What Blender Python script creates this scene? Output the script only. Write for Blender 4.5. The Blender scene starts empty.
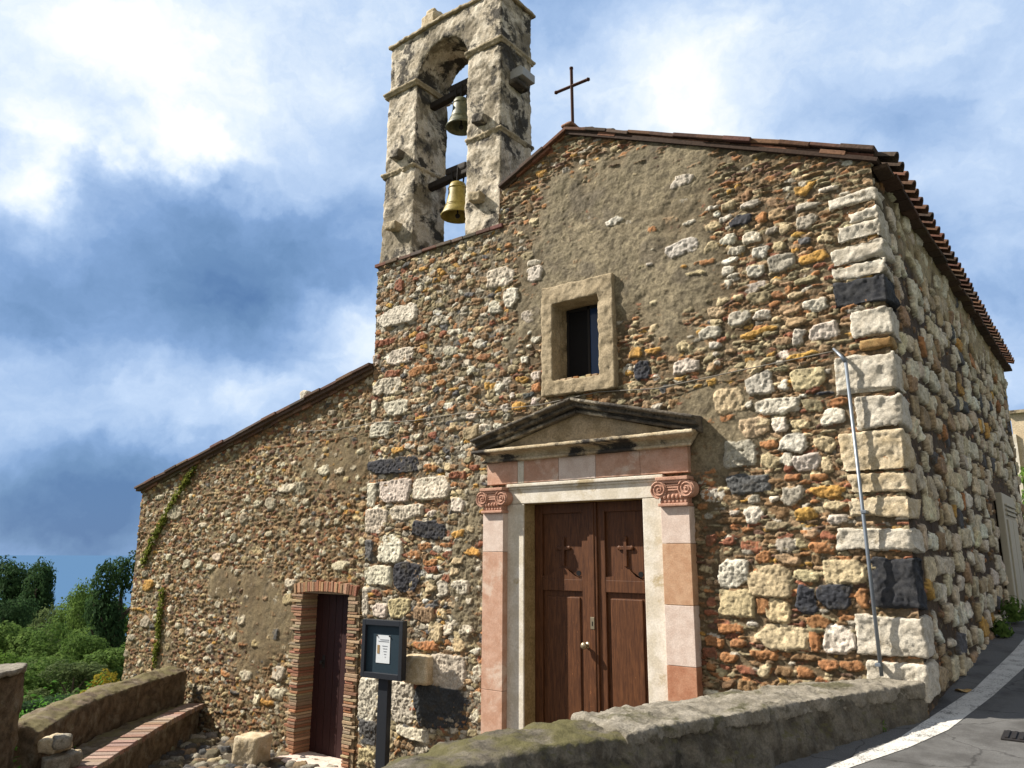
import bpy, bmesh, math, random
import numpy as np
from mathutils import Vector, Matrix, Euler
R_ = math.radians
scene = bpy.context.scene
COL = scene.collection
random.seed(7)
rng = np.random.default_rng(11)

# ------------------------------------------------------------------ camera
cam_d = bpy.data.cameras.new('camera')
cam_d.sensor_fit = 'HORIZONTAL'; cam_d.sensor_width = 36.0
cam_d.lens = 36.0 * 769.7 / 1024.0
cam_d.clip_start = 0.05; cam_d.clip_end = 60000
cam = bpy.data.objects.new('camera', cam_d); COL.objects.link(cam)
PITCH, ROLL, YAW = .21866, -.0038, .66156
cam.matrix_world = (Matrix.Translation((1.546, -8.0, 1.6)) @ Matrix.Rotation(YAW, 4, 'Z')
                    @ Matrix.Rotation(math.pi/2 + PITCH, 4, 'X') @ Matrix.Rotation(-ROLL, 4, 'Z'))
scene.camera = cam

# ------------------------------------------------------------------ light
scene.view_settings.view_transform = 'Standard'; scene.view_settings.look = 'None'
scene.view_settings.gamma = 1.0; scene.view_settings.use_curve_mapping = False
scene.view_settings.exposure = 1.0
SUN = Vector((-2.0, -1.0, 2.05)).normalized()
sd = bpy.data.lights.new('sun', 'SUN'); sd.energy = 5.0; sd.angle = R_(0.55); sd.color = (1.0, .92, .80)
sun = bpy.data.objects.new('sun', sd); COL.objects.link(sun)
sun.rotation_euler = SUN.to_track_quat('Z', 'Y').to_euler()

# ------------------------------------------------------------------ node helper
class NT:
    def __init__(s, tree): s.t = tree; s.n = tree.nodes; s.l = tree.links
    def put(s, sock, v):
        if v is None: return
        if hasattr(v, 'is_output'): s.l.new(v, sock)
        elif isinstance(v, (tuple, list)):
            try: sock.default_value = v
            except Exception: sock.default_value = tuple(v) + (1.0,)
        else:
            try: sock.default_value = v
            except Exception: sock.default_value = (v, v, v)
    def math(s, op, a, b=None, c=None, clamp=False):
        n = s.n.new('ShaderNodeMath'); n.operation = op; n.use_clamp = clamp
        for i, v in enumerate((a, b, c)):
            if v is not None: s.put(n.inputs[i], v)
        return n.outputs[0]
    def vmath(s, op, a, b=None):
        n = s.n.new('ShaderNodeVectorMath'); n.operation = op
        s.put(n.inputs[0], a)
        if b is not None: s.put(n.inputs[1], b)
        return n.outputs['Value'] if op in ('DOT_PRODUCT', 'LENGTH', 'DISTANCE') else n.outputs[0]
    def mix(s, f, a, b, bt='MIX'):
        n = s.n.new('ShaderNodeMix'); n.data_type = 'RGBA'; n.blend_type = bt
        s.put(n.inputs[0], f)
        for k, v in ((6, a), (7, b)):
            if isinstance(v, (tuple, list)) and len(v) == 3: v = tuple(v) + (1.0,)
            s.put(n.inputs[k], v)
        return n.outputs[2]
    def noise(s, vec, scale, detail=4, rough=.55, dist=0.0, out=0):
        n = s.n.new('ShaderNodeTexNoise'); s.put(n.inputs['Vector'], vec)
        n.inputs['Scale'].default_value = scale; n.inputs['Detail'].default_value = detail
        n.inputs['Roughness'].default_value = rough; n.inputs['Distortion'].default_value = dist
        return n.outputs[out]
    def voronoi(s, vec, scale, feature='F1', out='Distance'):
        n = s.n.new('ShaderNodeTexVoronoi'); n.feature = feature; s.put(n.inputs['Vector'], vec)
        n.inputs['Scale'].default_value = scale
        return n.outputs[out]
    def ramp(s, f, lo, hi, a=0.0, b=1.0, smooth=True):
        n = s.n.new('ShaderNodeMapRange'); n.interpolation_type = 'SMOOTHSTEP' if smooth else 'LINEAR'
        s.put(n.inputs[0], f)
        for i, v in ((1, lo), (2, hi), (3, a), (4, b)): n.inputs[i].default_value = v
        return n.outputs[0]
    def scalev(s, vec, sc):
        n = s.n.new('ShaderNodeMapping'); s.put(n.inputs[0], vec); n.inputs['Scale'].default_value = sc
        return n.outputs[0]
    def sep(s, vec):
        n = s.n.new('ShaderNodeSeparateXYZ'); s.put(n.inputs[0], vec); return n.outputs

# ------------------------------------------------------------------ sky
world = bpy.data.worlds.new('World'); scene.world = world; world.use_nodes = True
w = NT(world.node_tree); w.n.clear()
wo = w.n.new('ShaderNodeOutputWorld'); bg = w.n.new('ShaderNodeBackground'); w.l.new(bg.outputs[0], wo.inputs[0])
sky = w.n.new('ShaderNodeTexSky'); sky.sky_type = 'NISHITA'; sky.sun_disc = False
sky.sun_elevation = math.asin(SUN.z); sky.sun_rotation = math.atan2(SUN.x, SUN.y)
sky.altitude = 120; sky.air_density = 1.0; sky.dust_density = .6; sky.ozone_density = 2.5
tc = w.n.new('ShaderNodeTexCoord'); dirv = tc.outputs['Generated']
BGS = 0.1
def lobes(lst, warp, zs=2.0):
    tot = None
    for (d, wd, amp) in lst:
        d = Vector(d).normalized()
        dd = w.vmath('DISTANCE', w.vmath('MULTIPLY', warp, (1, 1, zs)), (d.x, d.y, d.z*zs))
        v = w.ramp(dd, 0.0, wd, amp, 0.0)
        tot = v if tot is None else w.math('ADD', tot, v)
    return tot
wn = w.noise(dirv, 4.0, 5, .6, 0, 1)
warp = w.vmath('ADD', dirv, w.vmath('MULTIPLY', w.vmath('SUBTRACT', wn, (.5, .5, .5)), (.16, .16, .12)))
wn2 = w.noise(dirv, 13.0, 5, .62, 0, 1)
warp2 = w.vmath('ADD', warp, w.vmath('MULTIPLY', w.vmath('SUBTRACT', wn2, (.5, .5, .5)), (.10, .10, .08)))
nbig = w.noise(w.scalev(dirv, (1, 1, 1.9)), 2.6, 6, .55, .1)
nfin = w.noise(w.scalev(warp2, (1, 1, 2.0)), 5.5, 6, .58, 0)
# bright breaks and the big grey-blue cloud that stand in these directions of the sky
bright = lobes([((-0.815, 0.274, 0.531), 0.30, 0.30), ((-0.694, 0.416, 0.587), 0.26, 0.18), ((-0.895, 0.41, 0.17), 0.2, 0.14), ((-0.822, 0.531, 0.185), 0.2, 0.22), ((-0.738, 0.614, 0.279), 0.18, 0.3), ((-0.711, 0.55, 0.438), 0.15, 0.16), ((-0.411, 0.744, 0.527), 0.24, 0.2), ((-0.314, 0.764, 0.564), 0.3, 0.16), ((-0.121, 0.974, 0.19), 0.2, 0.2), ((-.10, .88, .46), .6, .17), ((-.815, .27, .53), .5, .12), ((-0.61, 0.54, 0.575), 0.2, 0.12)], warp2)
puffs = lobes([((-0.805, 0.387, 0.445), 0.085, 0.28), ((-0.849, 0.31, 0.427), 0.085, 0.4), ((-0.882, 0.29, 0.372), 0.075, 0.42), ((-0.78, 0.42, 0.46), 0.06, 0.2)], warp2, 1.4)
dark = lobes([((-0.863, 0.406, 0.285), 0.30, 0.26), ((-0.822, 0.46, 0.325), 0.32, 0.20), ((-0.755, 0.545, 0.364), 0.24, 0.19), ((-0.94, 0.33, 0.06), 0.26, 0.15), ((-0.92, 0.38, 0.02), 0.22, 0.19), ((-0.91, 0.4, 0.06), 0.2, 0.2), ((-0.09, 0.944, 0.3), 0.26, 0.13), ((-0.05, 0.9, 0.44), 0.3, 0.1)], warp2)
v = w.math('ADD', w.math('MULTIPLY', w.math('SUBTRACT', nbig, .5), .55), w.math('MULTIPLY', w.math('SUBTRACT', nfin, .5), .75))
v = w.math('ADD', w.math('ADD', v, .58), w.math('SUBTRACT', w.math('ADD', bright, puffs), dark))
cr = w.n.new('ShaderNodeValToRGB'); w.l.new(v, cr.inputs[0])
el = cr.color_ramp.elements
stops = [(0.0, (.054, .110, .222)), (.18, (.082, .150, .268)), (.38, (.125, .205, .350)), (.56, (.200, .285, .430)),
         (.73, (.295, .375, .500)), (.88, (.430, .485, .545)), (1.0, (.545, .560, .575))]
el[0].position = stops[0][0]; el[0].color = stops[0][1] + (1,)
el[1].position = stops[-1][0]; el[1].color = stops[-1][1] + (1,)
for p, c in stops[1:-1]:
    e = el.new(p); e.color = c + (1,)
cloudc = w.mix(1.0, cr.outputs[0], (.95/BGS,)*3, 'MULTIPLY')
skyc = w.mix(.97, sky.outputs[0], cloudc)
# unseen grey-white cloud, added behind the photographer as neutral fill light
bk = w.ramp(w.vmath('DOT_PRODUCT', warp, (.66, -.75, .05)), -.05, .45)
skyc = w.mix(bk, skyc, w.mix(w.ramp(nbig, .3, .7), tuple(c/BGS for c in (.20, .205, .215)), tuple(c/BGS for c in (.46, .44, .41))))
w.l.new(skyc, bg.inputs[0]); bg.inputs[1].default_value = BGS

# ------------------------------------------------------------------ object helpers
def props(o, label=None, cat=None, group=None, kind=None):
    if label: o['label'] = label
    if cat: o['category'] = cat
    if group: o['group'] = group
    if kind: o['kind'] = kind
    return o
def thing(name, loc, label, cat, group=None):
    o = bpy.data.objects.new(name, None); o.empty_display_size = .2
    o.location = loc; COL.objects.link(o); return props(o, label, cat, group)
def link(name, me, mat=None, parent=None, smooth=False):
    o = bpy.data.objects.new(name, me); COL.objects.link(o)
    if mat: me.materials.append(mat)
    if smooth: me.polygons.foreach_set('use_smooth', np.ones(len(me.polygons), bool))
    if parent is not None:
        o.parent = parent
        if parent.type == 'EMPTY': o.location = -Vector(parent.location)
    return o
def mesh_np(name, P, F, col=None):
    """P (n,3), F (m,4) quads"""
    F = np.asarray(F, np.int32); used = np.zeros(len(P), bool); used[F.ravel()] = True
    idx = np.cumsum(used) - 1; P = np.asarray(P)[used]; F = idx[F]
    me = bpy.data.meshes.new(name); k = F.shape[1]
    me.vertices.add(len(P)); me.vertices.foreach_set('co', np.ascontiguousarray(P, np.float32).ravel())
    me.loops.add(F.size); me.loops.foreach_set('vertex_index', F.ravel().astype(np.int32))
    me.polygons.add(len(F)); me.polygons.foreach_set('loop_start', np.arange(0, F.size, k, dtype=np.int32))
    try: me.polygons.foreach_set('loop_total', np.full(len(F), k, np.int32))
    except Exception: pass
    me.update(calc_edges=True)
    if col is not None:
        a = me.color_attributes.new('Col', 'FLOAT_COLOR', 'POINT')
        c = np.ones((len(P), 4), np.float32); c[:, :3] = np.asarray(col)[used]
        a.data.foreach_set('color', c.ravel())
    return me
def grid_faces(nz, nx, keep=None):
    i = np.arange(nz*nx).reshape(nz, nx)
    f = np.stack([i[:-1, :-1], i[:-1, 1:], i[1:, 1:], i[1:, :-1]], -1)
    return f.reshape(-1, 4) if keep is None else f[keep]
def bm_obj(name, bm, mat, parent=None, smooth=False):
    bmesh.ops.recalc_face_normals(bm, faces=bm.faces)
    me = bpy.data.meshes.new(name); bm.to_mesh(me); bm.free()
    return link(name, me, mat, parent, smooth)
def box(bm, x0, x1, y0, y1, z0, z1, rot=None, bev=0):
    r = bmesh.ops.create_cube(bm, size=1.0)
    M = Matrix.Translation(((x0+x1)/2, (y0+y1)/2, (z0+z1)/2))
    if rot is not None: M = M @ rot
    M = M @ Matrix.Diagonal((x1-x0, y1-y0, z1-z0, 1))
    bmesh.ops.transform(bm, matrix=M, verts=r['verts'])
    if bev:
        es = list({e for v_ in r['verts'] for e in v_.link_edges})
        bmesh.ops.bevel(bm, geom=es, offset=bev, segments=2, affect='EDGES', profile=.6)
def prism(bm, pts, axis, a, b):
    """polygon pts (u,v) extruded along axis from a to b; axis y: pts are (x,z); axis x: (y,z)"""
    def P(u, v_, t): return {'y': (u, t, v_), 'x': (t, u, v_), 'z': (u, v_, t)}[axis]
    A = [bm.verts.new(P(u, v_, a)) for u, v_ in pts]; B = [bm.verts.new(P(u, v_, b)) for u, v_ in pts]
    fs = [bm.faces.new(A), bm.faces.new(B[::-1])]
    n = len(pts)
    for i in range(n): bm.faces.new((A[i], B[i], B[(i+1) % n], A[(i+1) % n]))
    bmesh.ops.triangulate(bm, faces=fs)
def tube(bm, pts, r, seg=8, caps=True):
    pts = [Vector(p) for p in pts]; rings = []
    rr = r if isinstance(r, (list, tuple)) else [r]*len(pts)
    for i, p in enumerate(pts):
        t = (pts[min(i+1, len(pts)-1)] - pts[max(i-1, 0)]).normalized()
        a = t.cross(Vector((0, 0, 1)) if abs(t.z) < .9 else Vector((1, 0, 0))).normalized(); b = t.cross(a)
        rings.append([bm.verts.new(p + (a*math.cos(2*math.pi*k/seg) + b*math.sin(2*math.pi*k/seg))*rr[i]) for k in range(seg)])
    for A, B in zip(rings, rings[1:]):
        for k in range(seg): bm.faces.new((A[k], A[(k+1) % seg], B[(k+1) % seg], B[k]))
    if caps: bm.faces.new(rings[0]); bm.faces.new(rings[-1][::-1])
def lathe(bm, prof, cx, cy, seg=24):
    rings = [[bm.verts.new((cx + r*math.cos(2*math.pi*k/seg), cy + r*math.sin(2*math.pi*k/seg), z)) for k in range(seg)] for r, z in prof]
    for A, B in zip(rings, rings[1:]):
        for k in range(seg): bm.faces.new((A[k], A[(k+1) % seg], B[(k+1) % seg], B[k]))
    bm.faces.new(rings[0][::-1]); bm.faces.new(rings[-1])

# ---- 3D value noise for wear
def vnoise(P, cell, seed):
    q = np.asarray(P, float)/cell + 1000.5; i = np.floor(q).astype(np.int64); f = q - i; f = f*f*(3-2*f)
    def h(a, b, c):
        n = (a*73856093) ^ (b*19349663) ^ (c*83492791) ^ (seed*2654435)
        n = (n ^ (n >> 13)) * 1274126177 & 0x7fffffff; n = (n ^ (n >> 16)) * 69069 & 0x7fffffff
        return ((n >> 8) & 0xffff)/65535.0
    x, y, z = i.T; r = 0
    for dx in (0, 1):
        for dy in (0, 1):
            for dz in (0, 1):
                wt = (f[:, 0] if dx else 1-f[:, 0])*(f[:, 1] if dy else 1-f[:, 1])*(f[:, 2] if dz else 1-f[:, 2])
                r = r + wt*h(x+dx, y+dy, z+dz)
    return r*2-1
def worn(name, bm, mat, parent=None, voxel=.02, amp=.012, cell=.12, seed=1, amp2=.004, big=0.0):
    """a solid, weathered by voxel remeshing and noise along the normals"""
    bmesh.ops.recalc_face_normals(bm, faces=bm.faces)
    me = bpy.data.meshes.new(name); bm.to_mesh(me); bm.free()
    t = bpy.data.objects.new('tmp', me); COL.objects.link(t)
    md = t.modifiers.new('r', 'REMESH'); md.mode = 'VOXEL'; md.voxel_size = voxel
    dg = bpy.context.evaluated_depsgraph_get()
    m2 = bpy.data.meshes.new_from_object(t.evaluated_get(dg)); m2.name = name
    bpy.data.objects.remove(t); bpy.data.meshes.remove(me)
    n = len(m2.vertices); P = np.empty(n*3, np.float32); N = np.empty(n*3, np.float32)
    m2.vertices.foreach_get('co', P); m2.vertices.foreach_get('normal', N)
    P = P.reshape(-1, 3).astype(float); N = N.reshape(-1, 3)
    d = amp*vnoise(P, cell, seed) + amp*.5*vnoise(P, cell*.45, seed+5) + amp2*vnoise(P, cell*.18, seed+9)
    if big: d = d + big*vnoise(P, cell*4, seed+3)
    P = P + N*d[:, None]
    m2.vertices.foreach_set('co', P.astype(np.float32).ravel()); m2.update()
    return link(name, m2, mat, parent, smooth=True)

# ------------------------------------------------------------------ materials
def mat_new(name):
    m = bpy.data.materials.new(name); m.use_nodes = True; t = NT(m.node_tree)
    b = t.n['Principled BSDF']; b.inputs['Roughness'].default_value = .9
    b.inputs['Specular IOR Level'].default_value = .25
    g = t.n.new('ShaderNodeNewGeometry')
    return m, t, b, g.outputs['Position']
def bump(t, b, h, strength=.5, dist=.01):
    n = t.n.new('ShaderNodeBump'); n.inputs['Strength'].default_value = strength; n.inputs['Distance'].default_value = dist
    t.l.new(h, n.inputs['Height']); t.l.new(n.outputs[0], b.inputs['Normal'])
def mat_masonry():
    m, t, b, p = mat_new('rubble masonry')
    a = t.n.new('ShaderNodeAttribute'); a.attribute_name = 'Col'
    n1 = t.noise(p, 38, 6, .65); n2 = t.noise(p, 9, 4, .6); n3 = t.noise(p, 120, 3, .6)
    f = t.math('ADD', t.ramp(n1, .25, .75, .62, 1.28), t.math('MULTIPLY', t.math('SUBTRACT', n2, .5), .5))
    c = t.mix(1.0, a.outputs['Color'], t.mix(f, (0, 0, 0), (1, 1, 1)), 'MULTIPLY')
    n = t.n.new('ShaderNodeCombineColor')
    for i in range(3): t.l.new(f, n.inputs[i])
    c = t.mix(1.0, a.outputs['Color'], n.outputs[0], 'MULTIPLY')
    st = t.ramp(t.noise(p, 2.2, 6, .62), .56, .72)
    c = t.mix(t.math('MULTIPLY', st, .45), c, (.10, .085, .048))
    g2 = t.ramp(t.noise(p, 5.5, 8, .7, .4), .50, .66)
    c = t.mix(t.math('MULTIPLY', g2, .52), c, (.060, .050, .034))
    t.put(b.inputs['Base Color'], c)
    pits = t.ramp(t.voronoi(p, 60), .05, .35)
    bump(t, b, t.math('ADD', t.math('ADD', t.math('MULTIPLY', n1, 1.0), t.math('MULTIPLY', n3, .5)), t.math('MULTIPLY', pits, .25)), .75, .012)
    return m
def mat_rock(name, c1, c2, c3=None, s=6, bs=.5, rough=.9, moss=None, mossz=None, lo=.35, hi=.65, dark=None, sp3=(.52, .66), spd=(.56, .68), gr=(.65, 1.3)):
    m, t, b, p = mat_new(name)
    n = t.noise(p, s, 6, .62, .2); c = t.mix(t.ramp(n, lo, hi), c1, c2)
    if c3: c = t.mix(t.ramp(t.noise(p, s*.35, 6, .65, .4), *sp3), c, c3)
    if dark: c = t.mix(t.ramp(t.noise(p, s*.6, 8, .7, .3), *spd), c, dark)
    n2 = t.noise(p, s*9, 5, .65)
    v_ = t.n.new('ShaderNodeCombineColor'); f = t.ramp(n2, .2, .8, *gr)
    for i in range(3): t.l.new(f, v_.inputs[i])
    c = t.mix(1.0, c, v_.outputs[0], 'MULTIPLY')
    if moss:
        g = t.n.new('ShaderNodeNewGeometry'); up = t.sep(g.outputs['True Normal'])[2]
        k = t.math('MULTIPLY', t.ramp(up, .25, .8), t.ramp(t.noise(p, 3.5, 6, .6), .38, .58))
        c = t.mix(k, c, moss)
    t.put(b.inputs['Base Color'], c); b.inputs['Roughness'].default_value = rough
    bump(t, b, t.math('ADD', n2, t.math('MULTIPLY', t.noise(p, s*30, 3, .6), .4)), bs, .012)
    return m
def mat_flat(name, c, rough=.5, metal=0.0, var=.15, s=30, bs=.1):
    m, t, b, p = mat_new(name)
    n = t.noise(p, s, 4, .6)
    t.put(b.inputs['Base Color'], t.mix(n, tuple(x*(1-var) for x in c), tuple(x*(1+var) for x in c)))
    b.inputs['Roughness'].default_value = rough; b.inputs['Metallic'].default_value = metal
    bump(t, b, n, bs, .004)
    return m
def mat_wood(name, c1, c2, rough=.55):
    m, t, b, p = mat_new(name)
    q = t.scalev(p, (9, 9, .9)); n = t.noise(q, 5, 6, .65, .6); n2 = t.noise(t.scalev(p, (40, 40, 1.5)), 4, 3, .6)
    c = t.mix(t.ramp(n, .3, .72), c1, c2)
    c = t.mix(t.math('MULTIPLY', t.ramp(n2, .45, .8), .5), c, tuple(x*.45 for x in c1))
    c = t.mix(t.ramp(t.noise(p, 22, 4, .7), .68, .76), c, tuple(min(1, x*2.6) for x in c2))
    t.put(b.inputs['Base Color'], c); b.inputs['Roughness'].default_value = rough
    bump(t, b, t.math('ADD', n, t.math('MULTIPLY', n2, .6)), .35, .006)
    return m
def mat_col(name, rough=.9, bs=.5, sc=60):
    """per-piece colour attribute with grain"""
    m, t, b, p = mat_new(name)
    a = t.n.new('ShaderNodeAttribute'); a.attribute_name = 'Col'; n = t.noise(p, sc, 5, .65)
    v_ = t.n.new('ShaderNodeCombineColor'); f = t.ramp(n, .2, .8, .6, 1.35)
    for i in range(3): t.l.new(f, v_.inputs[i])
    t.put(b.inputs['Base Color'], t.mix(1.0, a.outputs['Color'], v_.outputs[0], 'MULTIPLY'))
    b.inputs['Roughness'].default_value = rough; bump(t, b, n, bs, .008)
    return m
def mat_leaf(name, c1, c2):
    m, t, b, p = mat_new(name)
    a = t.n.new('ShaderNodeAttribute'); a.attribute_name = 'Col'
    c = t.mix(t.sep(a.outputs['Vector'])[0], c1, c2)
    t.put(b.inputs['Base Color'], c); b.inputs['Roughness'].default_value = .9; b.inputs['Specular IOR Level'].default_value = .08
    tr = t.n.new('ShaderNodeBsdfTranslucent'); t.put(tr.inputs[0], c)
    mx = t.n.new('ShaderNodeMixShader'); mx.inputs[0].default_value = .38
    t.l.new(b.outputs[0], mx.inputs[1]); t.l.new(tr.outputs[0], mx.inputs[2])
    t.l.new(mx.outputs[0], t.n['Material Output'].inputs[0])
    return m

M_mas = mat_masonry()
M_lime = mat_rock('pitted limestone', (.40, .36, .29), (.56, .52, .44), None, 7, .7, dark=(.22, .18, .12))
M_limewarm = mat_rock('warm limestone', (.40, .32, .20), (.54, .46, .33), None, 7, .7)
M_basalt = mat_rock('black basalt', (.022, .024, .030), (.055, .056, .060), None, 14, .7)
M_tan = mat_rock('ochre sandstone', (.22, .13, .05), (.34, .23, .10), None, 9, .6)
M_plaster = mat_rock('worn tower plaster', (.41, .35, .26), (.60, .54, .44), (.20, .17, .12), 4.2, .8, dark=(.050, .044, .035), sp3=(.48, .58), spd=(.50, .59))
M_window = mat_rock('sandy window plaster', (.27, .215, .135), (.35, .285, .19), None, 5, .5, dark=(.15, .12, .075))
M_mould = mat_rock('soot stained cornice stone', (.038, .035, .033), (.13, .112, .088), (.36, .32, .25), 5, .7, sp3=(.51, .60))
M_cornice = mat_rock('weathered cornice stone', (.33, .26, .165), (.50, .43, .31), (.045, .040, .036), 4, .6, sp3=(.49, .58))
M_tymp = mat_rock('tympanum plaster', (.20, .155, .095), (.32, .255, .17), None, 5, .5)
M_pink = mat_rock('pink breccia marble', (.41, .235, .16), (.49, .315, .235), (.55, .43, .35), 7, .25, .7, gr=(.84, 1.14))
M_pinkcap = mat_rock('carved pink stone', (.37, .195, .135), (.47, .275, .20), None, 9, .3, .75)
M_pinkpale = mat_rock('pale pink marble', (.52, .41, .35), (.60, .50, .44), None, 8, .25, .7, gr=(.84, 1.14))
M_pinkdeep = mat_rock('deep red breccia', (.34, .15, .085), (.43, .225, .14), None, 8, .25, .7, gr=(.84, 1.14))
M_ochmarble = mat_rock('ochre pink marble', (.40, .23, .135), (.47, .30, .19), None, 8, .25, .7, gr=(.84, 1.14))
M_white = mat_rock('white marble', (.52, .47, .38), (.64, .60, .53), None, 5, .3, .7, dark=(.40, .33, .21), gr=(.84, 1.14))
M_jamb = mat_rock('khaki inner jamb', (.24, .17, .075), (.33, .245, .12), None, 4, .3)  # khaki brown, darker than the white marble frame
M_door = mat_wood('reddish brown door wood', (.055, .020, .008), (.120, .047, .018))
M_door2 = mat_wood('dark maroon door wood', (.020, .006, .006), (.032, .010, .010), .6)
M_brick = mat_col('thin orange bricks')
M_tile = mat_col('clay roof tile', .9, .5, 30)
M_parapet = mat_rock('mossy concrete', (.072, .062, .046), (.155, .138, .108), (.038, .033, .024), 6.5, 1.0, moss=(.095, .086, .036), dark=(.035, .032, .024))
M_coping = mat_rock('weathered coping', (.165, .148, .115), (.275, .25, .205), (.095, .088, .05), 7, 1.0, dark=(.055, .048, .030))
M_bwall = mat_rock('dark rubble wall', (.075, .055, .035), (.16, .12, .08), (.20, .17, .125), 8, 1.0, moss=(.13, .11, .05))
M_benchbrick = mat_rock('worn brick seat', (.22, .115, .075), (.30, .17, .115), (.21, .18, .13), 9, .6)
M_metal = mat_flat('charcoal painted metal', (.028, .032, .040), .45, .3)
M_case = mat_flat('dark teal backing', (.018, .035, .050), .5)
M_paper = mat_flat('white paper', (.62, .66, .70), .8, 0, .03)
M_ink = mat_flat('grey print', (.25, .27, .30), .8)
M_inkc = mat_flat('brown print', (.30, .20, .09), .8)
M_pole = mat_flat('grey galvanised pole', (.20, .23, .27), .45, .6)
M_rust = mat_flat('rusty iron', (.060, .026, .018), .8, .2, .4, 40, .4)
M_iron = mat_flat('dark iron', (.022, .020, .020), .7, .3, .3)
M_bronze = mat_rock('green bronze', (.075, .085, .055), (.15, .15, .085), None, 9, .2, .5)
M_bronze2 = mat_rock('yellow bronze', (.22, .17, .035), (.30, .24, .06), None, 9, .2, .5)
M_oldwood = mat_wood('black bell timber', (.018, .014, .012), (.035, .028, .024), .8)
M_cable = mat_flat('grey cable', (.16, .145, .12), .7)
M_dark = mat_flat('dark opening', (.006, .006, .008), .9)
M_grey = mat_flat('grey housing', (.32, .32, .31), .5)
M_brass = mat_flat('tarnished brass', (.30, .25, .17), .4, .7)
M_sidedoor = mat_flat('pale green grey paint', (.40, .37, .29), .6, 0, .12, 6)
M_trunk = mat_rock('bark', (.05, .038, .026), (.10, .08, .06), None, 8, .9)
M_house = mat_rock('cream render', (.50, .40, .27), (.58, .48, .34), None, 2, .2)
mgl, t_, b_, p_ = mat_new('window glass')
b_.inputs['Base Color'].default_value = (.012, .02, .04, 1); b_.inputs['Roughness'].default_value = .06; b_.inputs['Specular IOR Level'].default_value = 1.0
M_glass = mgl
M_soil = mat_rock('terrace earth', (.085, .065, .045), (.15, .12, .085), None, 5, 1.0)
# ------------------------------------------------------------------ rubble walls as real relief
PAL = {'q': (.25, .155, .085), 'w': (.57, .525, .44), 'g': (.40, .365, .30), 'c': (.48, .395, .245), 'y': (.46, .27, .075), 'o': (.34, .165, .072),
       'r': (.235, .095, .055), 'k': (.040, .042, .050), 'd': (.10, .10, .105), 't': (.34, .235, .14), 'h': (.26, .22, .135),
       'b': (.20, .125, .065), 'm': (.15, .085, .06)}
def noise2(nz, nx, cz, cx, oct_=4, rough=.55, r=None):
    r = r or rng; out = np.zeros((nz, nx)); amp = 1; tot = 0
    for o in range(oct_):
        gz, gx = int(nz/cz)+3, int(nx/cx)+3; g = r.random((gz, gx))*2-1
        z = np.arange(nz)/cz; x = np.arange(nx)/cx; iz = z.astype(int); ix = x.astype(int)
        fz = (z-iz); fx = (x-ix); fz = (fz*fz*(3-2*fz))[:, None]; fx = (fx*fx*(3-2*fx))[None]
        a = g[iz][:, ix]; b = g[iz][:, ix+1]; c = g[iz+1][:, ix]; d = g[iz+1][:, ix+1]
        out += amp*((a*(1-fx)+b*fx)*(1-fz)+(c*(1-fx)+d*fx)*fz); tot += amp
        amp *= rough; cz = max(1.0, cz/2); cx = max(1.0, cx/2)
    return out/tot*1.6
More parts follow.
